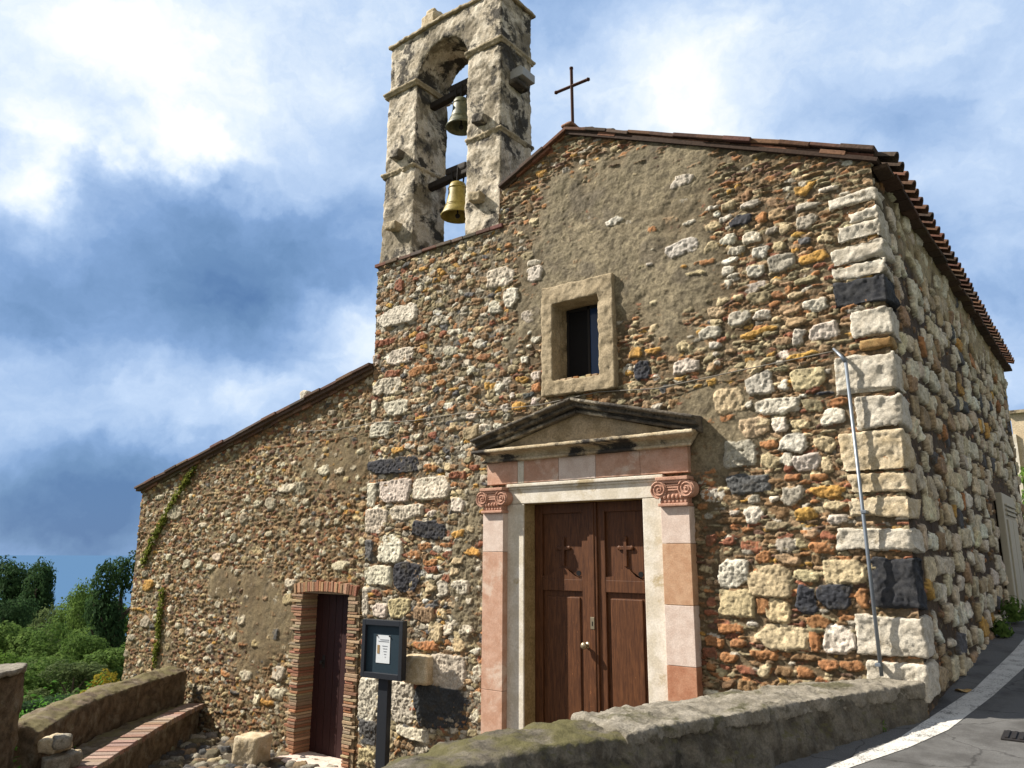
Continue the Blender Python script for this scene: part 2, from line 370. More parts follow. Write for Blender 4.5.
class Wall:
    def __init__(s, x0, x1, z0, z1, step):
        s.nx = int(round((x1-x0)/step))+1; s.nz = int(round((z1-z0)/step))+1
        s.x = np.linspace(x0, x1, s.nx); s.z = np.linspace(z0, z1, s.nz); s.st = step
        s.X, s.Z = np.meshgrid(s.x, s.z); s.x0 = x0; s.z0 = z0
        n = lambda m, o=4: noise2(s.nz, s.nx, m/step, m/step, o)
        s.n = n; s.M = n(.5)*.008 + n(.09, 3)*.006; s.MC = np.zeros((s.nz, s.nx, 3))
        s.S = np.full((s.nz, s.nx), -1.0); s.C = np.zeros((s.nz, s.nx, 3)); s.occ = np.zeros((s.nz, s.nx), bool)
        s.ridge = np.abs(n(.07, 2)); s.ridge2 = np.abs(n(.035, 2)); s.wx = n(.13, 3)*.022; s.wz = n(.13, 3)*.018; s.rough = n(.05, 3); s.rough2 = n(.025, 2); s.tone = n(.07, 3)
    def cells(s, cx, cz, pal, h0, hv, seed, gap=.10, zone=None):
        """a bed of small packed stones under the larger ones"""
        g = np.random.default_rng(seed); ks = list(pal); ps = np.array([pal[k] for k in ks], float); ps /= ps.sum()
        u = (s.X-s.x0+s.wx*.9)/cx; v = (s.Z-s.z0+s.wz*.9)/cz; iu = np.floor(u).astype(int)+2; iv = np.floor(v).astype(int)+2
        nu, nv = iu.max()+4, iv.max()+4; ju = g.random((nv, nu))*.9; jv = g.random((nv, nu))*.9
        pick = g.choice(len(ks), size=(nv, nu), p=ps); PC = np.array([PAL[k] for k in ks]); hh = g.random((nv, nu)); br = 1+g.normal(size=(nv, nu))*.16
        sz = g.uniform(.0, .35, (nv, nu))
        f1 = np.full(u.shape, 9.); f2 = np.full(u.shape, 9.); bi = np.zeros(u.shape, int); bj = np.zeros(u.shape, int)
        for a in (-1, 0, 1):
            for b in (-1, 0, 1):
                du = u+2-(iu+a)-ju[iv+b, iu+a]; dv = v+2-(iv+b)-jv[iv+b, iu+a]
                d = np.maximum(np.abs(du), np.abs(dv))*.55+np.hypot(du, dv)*.45-sz[iv+b, iu+a]
                m = d < f1; f2 = np.where(m, f1, np.minimum(f2, d)); bi = np.where(m, iu+a, bi); bj = np.where(m, iv+b, bj); f1 = np.where(m, d, f1)
        e = np.clip((f2-f1-gap)/.22, 0, 1); prof = np.sqrt(1-(1-e)**2)
        S = h0+hv*(hh[bj, bi]-.3)*prof-.014*(1-prof)+s.rough*.006+s.rough2*.005
        S = np.where(e > 0, S, -1)
        if zone is not None: S = np.where(zone, S, -1)
        col = PC[pick[bj, bi]]*(br[bj, bi]*(1+.22*s.tone))[..., None]
        better = S > s.S; s.S = np.where(better, S, s.S); s.C = np.where(better[..., None], np.clip(col, .02, .62), s.C)
    def win(s, cx, cz, R, Rz=None):
        Rz = Rz or R
        i0 = max(0, int((cx-R-s.x0)/s.st)); i1 = min(s.nx, int((cx+R-s.x0)/s.st)+2)
        j0 = max(0, int((cz-Rz-s.z0)/s.st)); j1 = min(s.nz, int((cz+Rz-s.z0)/s.st)+2)
        return slice(j0, j1), slice(i0, i1)
    def stone(s, cx, cz, hw, hh, c, h, rot=0, cut=4, p=4.5, bev=.014, jit=.12, flat=False):
        bev = bev*.6; lo, hi = (.90, 1.2) if flat else (.74, 1.10)
        R = max(hw, hh)*1.25+.03; w_ = s.win(cx, cz, R if abs(rot) > .1 else hw*1.25+.03, R if abs(rot) > .1 else hh*1.3+.03)
        X = s.X[w_]; 
        if X.size == 0: return
        k = min(1.0, min(hw, hh)/.05)
        u = X-cx+s.wx[w_]*k; v = s.Z[w_]-cz+s.wz[w_]*k
        if rot: ca, sa = math.cos(rot), math.sin(rot); u, v = u*ca+v*sa, v*ca-u*sa
        u = u/hw; v = v/hh
        d = (np.abs(u)**p+np.abs(v)**p)**(1/p)
        for _ in range(cut):
            a = rng.random()*6.283; d = np.maximum(d, (u*math.cos(a)+v*math.sin(a))/(lo+(hi-lo)*rng.random()))
        e = np.clip((1-d)*min(hw, hh)/bev, 0, 1); prof = e**.62
        tilt = (u*rng.normal()*.2+v*rng.normal()*.2)*min(hw, hh)*.6
        S = np.where(d < 1, (h+.02)*prof-.02 + np.clip(tilt, -.014, .014) - s.ridge[w_]*.012 - s.ridge2[w_]*.008 + .006 + s.rough2[w_]*.004, -1)
        s.occ[w_] |= d < 1.03
        better = S > s.S[w_]
        col = np.array(PAL[c] if isinstance(c, str) else c)*(1+rng.normal()*jit)*(1+rng.normal(size=3)*.02)
        cc = np.clip(col, .02, .66)[None, None]*(1+.20*s.tone[w_][..., None])
        s.S[w_] = np.where(better, S, s.S[w_]); s.C[w_] = np.where(better[..., None], cc, s.C[w_])
    def free(s, cx, cz, hw, hh, lim=.06):
        w_ = s.win(cx, cz, hw*.9, hh*.9); o = s.occ[w_]
        return o.size > 0 and o.mean() <= lim
    def fill(s, n, hw, hh, pal, h, dens=None, rot=.15, lim=.06, cut=2, zone=None, p=3.0, bev=.018):
        ks = list(pal); ps = np.array([pal[k] for k in ks], float); ps /= ps.sum()
        xs = rng.uniform(s.x[0], s.x[-1], n); zs = rng.uniform(s.z[0], s.z[-1], n)
        for x, z in zip(xs, zs):
            if zone is not None and not zone(x, z): continue
            a = rng.uniform(*hw); b = min(a*1.1, rng.uniform(*hh))
            if not s.free(x, z, a, b, lim): continue
            s.stone(x, z, a, b, ks[rng.choice(len(ks), p=ps)], rng.uniform(*h), rng.normal()*rot, cut, p, min(bev, b*.8))
    def finish(s):
        m = s.S > s.M
        edge = np.clip((s.S-s.M)/.008, 0, 1)[..., None]
        H = np.maximum(s.S, s.M); C = s.MC*(1-edge)+s.C*edge
        return H, np.clip(C, .012, .68)
def mortar(W, k1, k2, k3, a=None):
    n1 = W.n(.6)[..., None]; n2 = W.n(.16)[..., None]
    f = np.clip(.5+n1, 0, 1); g = np.clip(.5+n2*1.2, 0, 1)
    c = np.array(k1)*(1-f)+np.array(k2)*f; return c*(1-.45*g)+np.array(k3)*.45*g

chapel = thing('chapel', (-3.7, 0.0, -1.4), 'old rubble stone chapel with pedimented doorway, bell tower and lean-to annex', 'chapel')

def ridge(x): return 7.28-.437*abs(x+3.71)
MAIN = "-1.52,5.53,0.083,0.053,c;-1.27,5.49,0.11,0.046,w;-1.4,5.32,0.132,0.074,k;-1.17,5.29,0.064,0.07,o;-0.98,5.28,0.109,0.065,t;-0.69,5.47,0.101,0.064,y;-0.44,5.41,0.105,0.027,w;-0.66,5.27,0.136,0.042,g;-0.69,5.1,0.122,0.07,g;-1.06,5.09,0.072,0.047,g;-0.91,5.09,0.066,0.053,c;-1.28,5.09,0.099,0.064,w;-1.57,5.11,0.088,0.068,w;-1.2,4.87,0.097,0.074,w;-1,4.91,0.071,0.048,c;-0.98,4.7,0.141,0.095,g;-1.47,4.96,0.111,0.053,g;-1.56,4.86,0.102,0.04,w;-1.28,4.67,0.103,0.059,w;-0.66,4.68,0.152,0.061,y;-0.51,4.86,0.096,0.05,c;-0.47,4.53,0.035,0.032,r;-0.73,4.46,0.134,0.046,h;-1.04,4.34,0.075,0.048,o;-0.86,4.32,0.087,0.031,c;-1.25,4.37,0.145,0.068,h;-1.49,4.41,0.07,0.035,c;-1.53,4.68,0.071,0.025,w;-0.41,5.09,0.078,0.023,b;-0.73,4.89,0.063,0.047,d;-1.52,5.7,0.036,0.025,y;-1.35,5.22,0.05,0.022,c;-0.52,4.43,0.035,0.028,r;-2.08,6.01,0.15,0.077,w;-3.01,5.75,0.139,0.051,w;-2.51,5.5,0.074,0.048,o;-1.72,5.56,0.091,0.032,w;-2.02,5.45,0.104,0.031,w;-1.74,5.33,0.116,0.053,c;-2.12,5.16,0.208,0.091,w;-1.76,5.08,0.087,0.067,c;-1.86,4.91,0.15,0.035,o;-2.11,4.92,0.06,0.019,y;-1.97,4.81,0.16,0.03,c;-2.56,5.06,0.051,0.026,w;-2.51,5.24,0.032,0.016,w;-2.54,4.57,0.054,0.035,c;-2.8,3.98,0.083,0.067,y;-2.55,3.97,0.134,0.034,y;-2.44,3.86,0.07,0.029,o;-2.7,3.75,0.1,0.114,k;-2.15,3.72,0.16,0.079,w;-2.16,3.95,0.085,0.063,c;-1.8,3.92,0.081,0.046,w;-1.79,3.8,0.048,0.03,w;-2.68,4.12,0.101,0.03,t;-2.39,4.09,0.07,0.033,t;-1.75,4.29,0.097,0.075,c;-1.49,4.17,0.108,0.079,g;-1.48,4.41,0.062,0.038,c;-1.61,3.81,0.07,0.031,t;-1.95,4.1,0.05,0.026,y;-1.84,3.5,0.064,0.04,y;-1.48,4.17,0.11,0.081,g;-1.24,4.15,0.115,0.053,w;-1.29,3.98,0.212,0.035,y;-0.95,4.17,0.129,0.059,t;-0.88,4.02,0.127,0.05,t;-0.67,4.16,0.123,0.067,w;-0.6,3.86,0.143,0.093,w;-0.86,3.85,0.081,0.084,g;-1.03,3.82,0.083,0.047,t;-1.2,3.66,0.085,0.034,c;-0.84,3.65,0.178,0.031,y;-1.08,3.54,0.102,0.032,h;-1.31,3.41,0.143,0.12,g;-1.07,3.36,0.06,0.055,w;-0.8,3.39,0.172,0.107,c;-1.66,3.26,0.16,0.132,c;-1.14,3.14,0.235,0.078,w;-0.78,3.11,0.087,0.065,h;-0.54,3.12,0.109,0.044,o;-0.58,2.97,0.126,0.088,w;-1.13,2.98,0.082,0.058,w;-1.35,2.98,0.114,0.048,c;-0.91,2.94,0.088,0.048,c;-1.68,3.08,0.11,0.04,o;-0.64,3.22,0.111,0.017,k;-0.31,3.66,0.082,0.026,h;-1.45,3.21,0.048,0.044,w;-0.87,3.22,0.044,0.024,w;-1.4,2.93,0.165,0.104,c;-1.13,2.95,0.079,0.081,w;-0.92,2.93,0.09,0.052,c;-1.01,2.74,0.148,0.089,w;-0.67,2.7,0.116,0.082,c;-0.87,2.52,0.144,0.088,w;-1.09,2.57,0.072,0.068,w;-1.25,2.57,0.107,0.08,c;-0.68,2.49,0.061,0.073,c;-1.04,2.38,0.09,0.035,o;-0.77,2.37,0.092,0.034,o;-0.71,2.22,0.17,0.056,y;-1.51,2.35,0.234,0.097,d;-1.57,2.67,0.168,0.14,g;-1.07,2.48,0.052,0.043,r;-1.26,2.76,0.08,0.048,o;-1.06,2.21,0.115,0.098,g;-0.93,2,0.1,0.067,y;-0.63,2.09,0.119,0.046,c;-0.64,1.95,0.113,0.046,w;-1.75,1.96,0.169,0.036,b;-1.47,2.01,0.095,0.089,w;-0.75,1.8,0.078,0.048,r;-0.8,1.68,0.127,0.06,o;-1.76,1.75,0.07,0.046,r;-1.96,1.77,0.065,0.06,r;-1.41,1.59,0.086,0.057,o;-1.16,1.57,0.128,0.056,t;-1.72,1.42,0.166,0.135,w;-1.35,1.35,0.209,0.155,c;-0.98,1.42,0.124,0.066,c;-0.61,1.46,0.199,0.118,c;-0.99,1.18,0.092,0.131,k;-0.72,1.22,0.16,0.11,k;-0.46,1.21,0.057,0.092,o;-1.71,1.12,0.192,0.13,c;-1.28,1.06,0.122,0.114,c;-0.89,0.99,0.096,0.062,o;-0.92,0.9,0.085,0.03,h;-0.94,0.8,0.054,0.104,o;-0.72,0.83,0.14,0.134,w;-1.26,0.81,0.267,0.117,c;-1.78,0.86,0.145,0.058,o;-1.99,0.72,0.113,0.059,o;-1.71,0.72,0.102,0.039,o;-1.45,0.63,0.156,0.047,o;-2.04,0.6,0.092,0.053,r;-1.84,0.58,0.09,0.052,o;-0.85,0.58,0.107,0.058,o;-0.63,0.59,0.103,0.046,o;-1.46,0.49,0.071,0.069,c;-1.27,0.48,0.088,0.055,b;-1.05,0.5,0.079,0.042,o;-1.64,0.46,0.1,0.056,r;-1.98,1,0.085,0.036,r;-1.98,1.12,0.05,0.057,r;-1.44,1.1,0.079,0.073,o;-1.05,0.64,0.147,0.034,b;-6.99,5.25,0.446,0.148,w;-6.85,4.57,0.28,0.12,w;-7.11,4.14,0.314,0.121,w;-6.9,3.78,0.236,0.118,w;-7.25,3.48,0.229,0.123,w;-4.89,5.43,0.241,0.131,w;-4.69,5.09,0.134,0.137,w;-4.98,5,0.104,0.097,w;-5.51,5.89,0.087,0.054,w;-6.4,5.91,0.109,0.04,y;-5.87,5.92,0.155,0.044,c;-6.95,5.76,0.101,0.112,r;-6.42,4.83,0.121,0.065,r;-5.82,4.5,0.15,0.069,g;-5.55,4.61,0.097,0.045,o;-5.17,4.31,0.139,0.058,o;-5.42,4.15,0.083,0.074,w;-6.35,4.29,0.291,0.067,o;-5.98,4.06,0.101,0.047,o;-5.73,3.92,0.123,0.026,y;-6.42,3.84,0.198,0.04,c;-5.61,3.77,0.06,0.041,w;-4.91,3.86,0.1,0.07,w;-4.5,3.89,0.106,0.05,y;-4.27,3.91,0.072,0.061,w;-4.27,3.75,0.082,0.06,o;-5.39,3.49,0.129,0.053,w;-5.12,3.28,0.113,0.08,w;-4.91,3.3,0.066,0.047,w;-4.8,3.53,0.087,0.054,w;-6.42,3.29,0.078,0.042,w;-7.39,4.59,0.074,0.096,w;-7.41,3.82,0.088,0.135,w;-6.12,3.28,0.088,0.059,r;-4.29,5.33,0.128,0.107,w;-4.39,4.75,0.128,0.09,g;-6.11,5.01,0.104,0.075,g;-5.12,3.48,0.091,0.037,h;-5.78,3.65,0.086,0.048,o;-6.41,3.56,0.079,0.051,y;-5.39,3.26,0.163,0.096,h;-7,4.33,0.17,0.063,r;-7.2,4.85,0.233,0.055,r;-4.37,4.52,0.053,0.029,w;-4.39,4.33,0.053,0.029,w;-4.78,4.5,0.056,0.026,w;-4.46,4.15,0.064,0.045,w;-6.93,2.9,0.557,0.113,k;-7.39,2.48,0.132,0.179,w;-6.86,2.52,0.324,0.161,w;-6.13,2.52,0.345,0.153,w;-6.61,2.2,0.337,0.098,w;-7.27,2.09,0.249,0.174,w;-5.62,2.28,0.123,0.098,w;-6.11,2.16,0.091,0.052,w;-6.15,1.94,0.319,0.125,k;-5.63,2.68,0.16,0.058,r;-6.22,2.81,0.086,0.058,o;-6.08,2.81,0.054,0.053,o;-6.02,3.08,0.092,0.056,o;-6.44,3.28,0.072,0.03,w;-6.56,3.17,0.114,0.051,w;-6.29,3.11,0.126,0.044,g;-6.84,3.13,0.151,0.05,y;-5.59,1.88,0.128,0.051,y;-5.36,1.93,0.083,0.05,c;-7.13,3.16,0.104,0.042,c;-6.92,1.69,0.237,0.185,w;-7.19,1.31,0.324,0.139,w;-6.55,1.29,0.247,0.2,k;-7.41,0.91,0.075,0.202,w;-7.39,1.65,0.106,0.15,d;-7.08,0.81,0.158,0.1,w;-6.68,0.86,0.207,0.125,c;-6.22,1.72,0.147,0.056,o;-6.44,1.6,0.143,0.052,o;-6.11,1.5,0.144,0.046,o;-6.1,1.4,0.131,0.05,r;-5.82,1.73,0.115,0.036,o;-5.78,1.6,0.101,0.055,r;-5.35,1.65,0.169,0.053,y;-5.59,1.51,0.093,0.054,c;-5.52,1.18,0.171,0.086,w;-5.86,1.16,0.101,0.098,g;-6.1,1.17,0.117,0.062,c;-5.37,1,0.072,0.042,w;-5.87,0.82,0.076,0.042,y;-5.67,0.95,0.074,0.042,c;-6.92,1.08,0.107,0.046,o;-7.22,1.07,0.088,0.047,r;-5.81,1.3,0.088,0.063,r;-5.64,1.37,0.099,0.053,c;-6.21,0.8,0.183,0.103,t;-5.98,0.96,0.058,0.062,d;-5.25,1.42,0.053,0.035,w;-5.84,0.1,0.403,0.201,w;-5.83,-0.38,0.478,0.256,k;-6.58,-0.37,0.231,0.27,w;-7.24,-0.42,0.186,0.283,w;-7.24,-0.85,0.185,0.159,d;-6.36,-0.76,0.308,0.084,w;-7.23,-1.16,0.183,0.097,c;-5.22,0.11,0.075,0.104,w;-5.21,-0.17,0.087,0.065,w;-5.24,-0.4,0.062,0.066,w;-5.42,0.63,0.129,0.07,w;-5.74,0.63,0.094,0.082,w;-5.98,0.58,0.124,0.13,c;-6.15,0.38,0.252,0.056,o;-5.88,0.82,0.109,0.064,c;-5.55,0.44,0.131,0.087,c;-6.79,-0.87,0.073,0.126,c"
QUO = [(-0.46,5.14,5.29,.30,'l'),(-0.26,4.94,5.09,.42,'l'),(-0.38,4.76,4.94,.45,'l'),(-0.48,4.54,4.72,.34,'l'),(-0.46,4.36,4.52,.5,'l'),(-0.50,4.06,4.34,.42,'b'),
       (-0.35,3.72,4.01,.45,'l'),(-0.55,3.17,3.56,.34,'l'),(-0.39,2.82,3.14,.5,'l'),(-0.56,2.41,2.79,.36,'w'),(-0.50,2.18,2.395,.46,'w'),(-0.52,1.94,2.165,.4,'w'),
       (-0.66,1.64,1.86,.36,'l'),(-0.37,1.12,1.59,.30,'b'),(-0.57,0.69,1.07,.42,'l'),(-0.50,0.34,0.66,.36,'l')]

# ---- front wall
W = Wall(-7.45, 0.0, -1.5, 7.3, .012)
X, Z = W.X, W.Z
def blob(cx, cz, rx, rz, soft=.35): return np.clip((1.15-np.sqrt(((X-cx)/rx)**2+((Z-cz)/rz)**2)+W.n(.45)*.40)/(soft*1.5), 0, 1)
P = np.maximum(np.maximum(blob(-3.35, 5.3, 1.45, 1.35), blob(-2.7, 6.2, 1.5, .55)), blob(-2.15, 4.7, .55, .8))
P = np.maximum(P, .9*blob(-5.45, 1.4, .28, 1.3)); P = np.maximum(P, .8*blob(-1.9, 3.0, .5, .5))
left = np.clip((-4.6-X)/.5+W.n(.4)*.5, 0, 1)                       # left bay: stones half sunk in lime mortar
W.M += -.008 + P*(.032+W.n(.03, 2)*.003-np.abs(W.n(.16, 4))*.010*np.clip(W.n(.8)+.4, 0, 1)) + left*(.004+W.n(.3)*.008+W.n(.045, 3)*.012)
kh = mortar(W, (.205, .172, .110), (.265, .222, .145), (.15, .128, .085))
gr = mortar(W, (.165, .145, .11), (.13, .105, .07), (.24, .215, .17))
br = mortar(W, (.11, .08, .045), (.17, .13, .08), (.075, .052, .03))
P3 = P[..., None]; L3 = left[..., None]
W.MC = (br*(1-L3)+gr*L3)*(1-P3)+kh*P3
dkp = np.clip(W.n(.35)*1.6-.55, 0, .6)[..., None]*P3; W.MC = W.MC*(1-dkp)+np.array((.125, .105, .08))*dkp
spk = np.clip(W.n(.05, 3)*1.8-.45, 0, .6)[..., None]*P3; W.MC = W.MC*(1-spk)+np.array((.085, .068, .045))*spk
for (xl, z0, z1, dp, c) in QUO: W.occ[W.win((xl)/2, (z0+z1)/2, -xl/2+.01, (z1-z0)/2+.008)] = True
for (a, b, c, d) in ((-5.12, -2.2, -1.5, 2.75), (-4.16, -3.04, 3.60, 5.06)): W.occ[W.win((a+b)/2, (c+d)/2, (b-a)/2, (d-c)/2)] = True
for s_ in MAIN.split(';'):
    a = s_.split(','); x, z, hw, hh = map(float, a[:4]); big = hw*hh > .012
    W.stone(x, z, hw*1.06, hh*1.08, a[4], max(.034 if big else .028, min(.060, .016+W.M[int((z+1.5)/.012), int((x+7.45)/.012)])), rng.normal()*.03, 4 if big else 5, 6 if big else 4.5, .022 if big else .016, .07, big)
Pz = lambda x, z: P[min(W.nz-1, int((z+1.5)/.012)), min(W.nx-1, int((x+7.45)/.012))] < .45
right = lambda x, z: x > -4.8 and Pz(x, z)
lft = lambda x, z: x < -4.6
topband = lambda x, z: z > ridge(x)-.55 and x > -4.9
pr = dict(w=.20, g=.12, c=.16, o=.16, b=.14, t=.14, h=.14, y=.06, r=.06, d=.03)
slat = dict(b=.32, o=.14, t=.16, h=.22, r=.06, m=.10)
pl = dict(w=.12, g=.18, c=.12, o=.07, q=.14, b=.18, t=.15, h=.22, y=.03, r=.05, d=.04)
pcell = dict(b=.24, o=.13, t=.18, h=.22, r=.07, m=.06, c=.08, g=.05, y=.03)
Lm = X < -4.75
W.fill(5200, (.05, .16), (.009, .018), dict(b=.3, m=.2, h=.25, t=.15, o=.1), (.012, .040), rot=.05, zone=topband, cut=1, bev=.01)
W.fill(900, (.07, .15), (.045, .09), pr, (.002, .032), zone=right)
W.fill(4500, (.04, .09), (.028, .055), pr, (.0, .030), zone=right, lim=.10)
W.fill(7000, (.05, .14), (.010, .020), slat, (.0, .034), rot=.08, zone=right, lim=.12, cut=1, bev=.01)
W.fill(400, (.06, .11), (.04, .07), pl, (.0, .036), zone=lft)
W.fill(3500, (.03, .07), (.02, .045), pl, (-.002, .036), zone=lft, rot=.4)
W.cells(.115, .042, pcell, -.004, .030, 5, .08, ~Lm)
W.cells(.13, .066, pl, .004, .030, 6, .06, Lm)
H, C = W.finish(); C = C*(1-.08*L3*np.array((.8, 1, 1.5)))
# dark algae wash below the pediment ends and along the verge
def sheet(W, H, C, ztop, mapf, name, keepf=None, fade=None):
    if fade is not None: H = H*fade+(1-fade)*0.0
    zt = ztop(W.X); Zc = np.minimum(W.Z, zt)
    Pts = mapf(W.X, Zc, H)
    zlo = W.Z[:-1, :-1]; zt2 = np.maximum(zt[:-1, :-1], zt[:-1, 1:])
    keep = zlo < zt2-1e-6
    if keepf is not None:
        xc = (W.X[:-1, :-1]+W.X[1:, 1:])/2; zc = (W.Z[:-1, :-1]+W.Z[1:, 1:])/2; keep &= keepf(xc, zc)
    me = mesh_np(name, Pts.reshape(-1, 3), grid_faces(W.nz, W.nx, keep), C.reshape(-1, 3))
    return link(name, me, M_mas, chapel, smooth=True)
fade = np.clip(-W.X/.04, 0, 1)
zt_front = lambda x: np.where(x < -4.9, 6.2, 7.28-.437*np.abs(x+3.71))
hole = lambda x, z: ~(((x > -4.5) & (x < -2.72) & (z < 2.32)) | ((x > -3.975) & (x < -3.255) & (z > 3.765) & (z < 4.825)))
sheet(W, H, C, zt_front, lambda x, z, h: np.stack([x, -h, z], -1), 'front_wall', hole, fade)

# ---- side wall, seen at a grazing angle
W = Wall(0.0, 11.2, -.3, 5.66, .016)
X, Z = W.X, W.Z
W.M += -.022
ub = np.clip((Z-4.85+W.n(.4)*.35)/.25, 0, 1)*np.clip((X-.3)/1.5, 0, 1); W.M += ub*.03
W.MC = mortar(W, (.055, .036, .022), (.09, .062, .036), (.040, .028, .018))*(1-ub[..., None])+mortar(W, (.34, .27, .15), (.40, .33, .20), (.25, .20, .12))*ub[..., None]
for (xl, z0, z1, dp, c) in QUO: W.occ[W.win(dp/2, (z0+z1)/2, dp/2+.01, (z1-z0)/2+.008)] = True
W.occ[W.win(7.7, 1.6, .95, 1.25)] = True
PAL['s'] = (.54, .46, .32); PAL['u'] = (.60, .54, .42); PAL['v'] = (.36, .28, .17)
ps = dict(u=.44, s=.34, v=.06, t=.05, y=.04, o=.03, d=.04)
row = lambda x, z: True
for z in np.arange(.45, 5.5, .265):                                   # rough courses of upright cream blocks
    x = rng.uniform(.35, .6)
    while x < 11:
        hw = rng.uniform(.08, .24); zz = z+rng.normal()*.05
        if W.free(x+hw, zz, hw, .09, .1) and rng.random() < .92:
            W.stone(x+hw, zz, hw*.94, rng.uniform(.085, .128), rng.choice(list(ps), p=np.array(list(ps.values()))/sum(ps.values())), rng.uniform(.008, .042), rng.normal()*.05, 3, 6, .016, .10, True)
        x += 2*hw+rng.uniform(.03, .12)
W.fill(500, (.07, .14), (.04, .08), ps, (.0, .03), rot=.08)
W.fill(1500, (.03, .07), (.02, .04), dict(s=.2, u=.1, o=.15, b=.35, v=.2), (-.016, .02))
W.cells(.12, .05, dict(b=.4, o=.12, v=.10, h=.1, r=.08, m=.25), -.036, .025, 7, .16)
H, C = W.finish()
fade = np.clip(W.X/.04, 0, 1)
sheet(W, H, C, lambda x: np.full_like(x, 5.66), lambda x, z, h: np.stack([h, x, z], -1), 'side_wall', None, fade)

# ---- annex wall
ANN = "-9.45,-0.27,0.175,0.112,w;-9.42,-0.58,0.212,0.095,w;-10.34,-0.39,0.19,0.093,w;-9.72,-0.74,0.198,0.052,y;-10.58,0.5,0.131,0.081,w;-10.06,0.15,0.166,0.063,c;-9.59,0.32,0.1,0.099,d;-11.46,-0.04,0.094,0.082,g;-9.33,0.89,0.118,0.09,c;-9.32,1.14,0.157,0.068,w;-8.08,1.43,0.21,0.077,w;-8.56,2.95,0.161,0.085,w;-8.21,2.91,0.109,0.056,w;-9.58,2.7,0.283,0.075,w;-9.16,2.67,0.136,0.122,g;-9.98,2.46,0.146,0.104,g;-10.74,2.2,0.117,0.109,g;-7.71,3.19,0.104,0.054,w;-8.47,3.88,0.098,0.056,g;-10.36,2.47,0.114,0.063,w;-12.05,2.12,0.153,0.056,w;-13.1,2.41,0.239,0.143,g;-13.2,2.42,0.178,0.133,g;-13.85,2.04,0.14,0.076,c;-13.86,0.99,0.214,0.116,y;-14.03,1.2,0.124,0.067,g;-11.5,1.54,0.14,0.076,w;-11.68,1.37,0.142,0.062,w;-12.51,1.41,0.11,0.086,w;-12.08,1.4,0.106,0.07,w;-11.02,1.88,0.086,0.081,w;-10.8,1.83,0.084,0.037,w;-12.03,2.12,0.121,0.049,w;-10.73,2.21,0.108,0.08,g;-10.69,2.54,0.084,0.053,w;-10.36,2.47,0.093,0.052,w;-12.65,1.57,0.126,0.044,w;-13.19,1.54,0.102,0.067,w;-13.15,1.15,0.087,0.087,g;-11.86,1.52,0.105,0.042,w;-13.76,2.71,0.171,0.05,w;-11.3,1.77,0.088,0.041,w;-13.82,0.29,0.181,0.11,g;-14.28,-0.03,0.187,0.065,g;-13.53,0.21,0.133,0.045,d;-13.42,-0.05,0.131,0.044,o;-14.17,0.52,0.28,0.037,y;-12.6,0.29,0.109,0.044,w;-11.47,-0.05,0.087,0.087,g;-11.57,-0.22,0.099,0.047,w;-11.81,0.36,0.077,0.051,w;-11.71,0.19,0.114,0.048,w;-12.11,0.09,0.105,0.049,w;-10.58,0.49,0.127,0.06,w;-11.79,-0.44,0.152,0.05,w;-10.34,-0.39,0.155,0.088,w;-10.64,-0.69,0.136,0.039,d;-9.99,-0.72,0.086,0.077,w;-10.8,0.22,0.094,0.085,w;-10.11,0.15,0.11,0.069,c;-12.29,-0.25,0.159,0.045,c;-10.95,-0.42,0.141,0.042,o;-10.46,0.11,0.159,0.037,o;-14.44,-0.34,0.078,0.069,g"
W = Wall(-14.5, -7.45, -2.6, 4.5, .016)
X, Z = W.X, W.Z
P = np.maximum(blob(-10.0, .55, .85, .85), blob(-11.3, 1.1, .5, .3)); P = np.maximum(P, .7*blob(-8.3, 3.0, 1.1, .5)); P = np.maximum(P, .7*blob(-13.0, -.35, .3, .5))
W.M += -.004+P*.028+W.n(.8)*.006+(1-P)*W.n(.045, 3)*.010
W.MC = mortar(W, (.19, .145, .085), (.235, .19, .12), (.125, .09, .055))
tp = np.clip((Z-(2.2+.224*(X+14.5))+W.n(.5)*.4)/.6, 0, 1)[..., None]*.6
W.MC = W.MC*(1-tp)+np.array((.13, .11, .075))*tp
W.occ[W.win(-8.37, -.1, .82, 1.38)] = True
for s_ in ANN.split(';'):
    a = s_.split(','); x, z, hw, hh = map(float, a[:4]); W.stone(x, z, hw*1.05, hh*1.05, a[4], .036, 0, 3, 3.2, .022, .08)
pa = dict(w=.08, g=.12, c=.10, o=.05, q=.16, b=.22, t=.20, h=.14, y=.02, r=.06, m=.10, d=.03)
for z in np.arange(-2.4, 4.3, .052):                                # thin brick lacing courses
    if rng.random() < .42:
        x = rng.uniform(-14.5, -10); xe = x+rng.uniform(.5, 4)
        while x < min(xe, -7.5):
            hw = rng.uniform(.05, .12)
            if W.free(x+hw, z, hw, .018, .1): W.stone(x+hw, z+rng.normal()*.006, hw, rng.uniform(.012, .022), rng.choice(['r', 'o', 'm', 'b', 't', 'b']), rng.uniform(.004, .034), 0, 1, 4, .01)
            x += 2*hw+.015
W.fill(500, (.06, .10), (.04, .075), dict(w=.45, g=.25, c=.15, t=.15), (.01, .036))
W.fill(3000, (.035, .075), (.022, .048), dict(pa, w=.22), (-.002, .034), rot=.4)
W.cells(.105, .047, pa, .004, .028, 8, .05)
H, C = W.finish(); C = C*np.array((.80, .765, .67))
ed = np.clip((W.X+14.5)/.06, 0, 1)[..., None]
zt_ann = lambda x: 2.90+.2245*(x+14.5)
sheet(W, H, C, zt_ann, lambda x, z, h: np.stack([x, .05-h, z], -1), 'annex_wall', lambda x, z: ~((x > -8.93) & (x < -7.78) & (z < .99)))

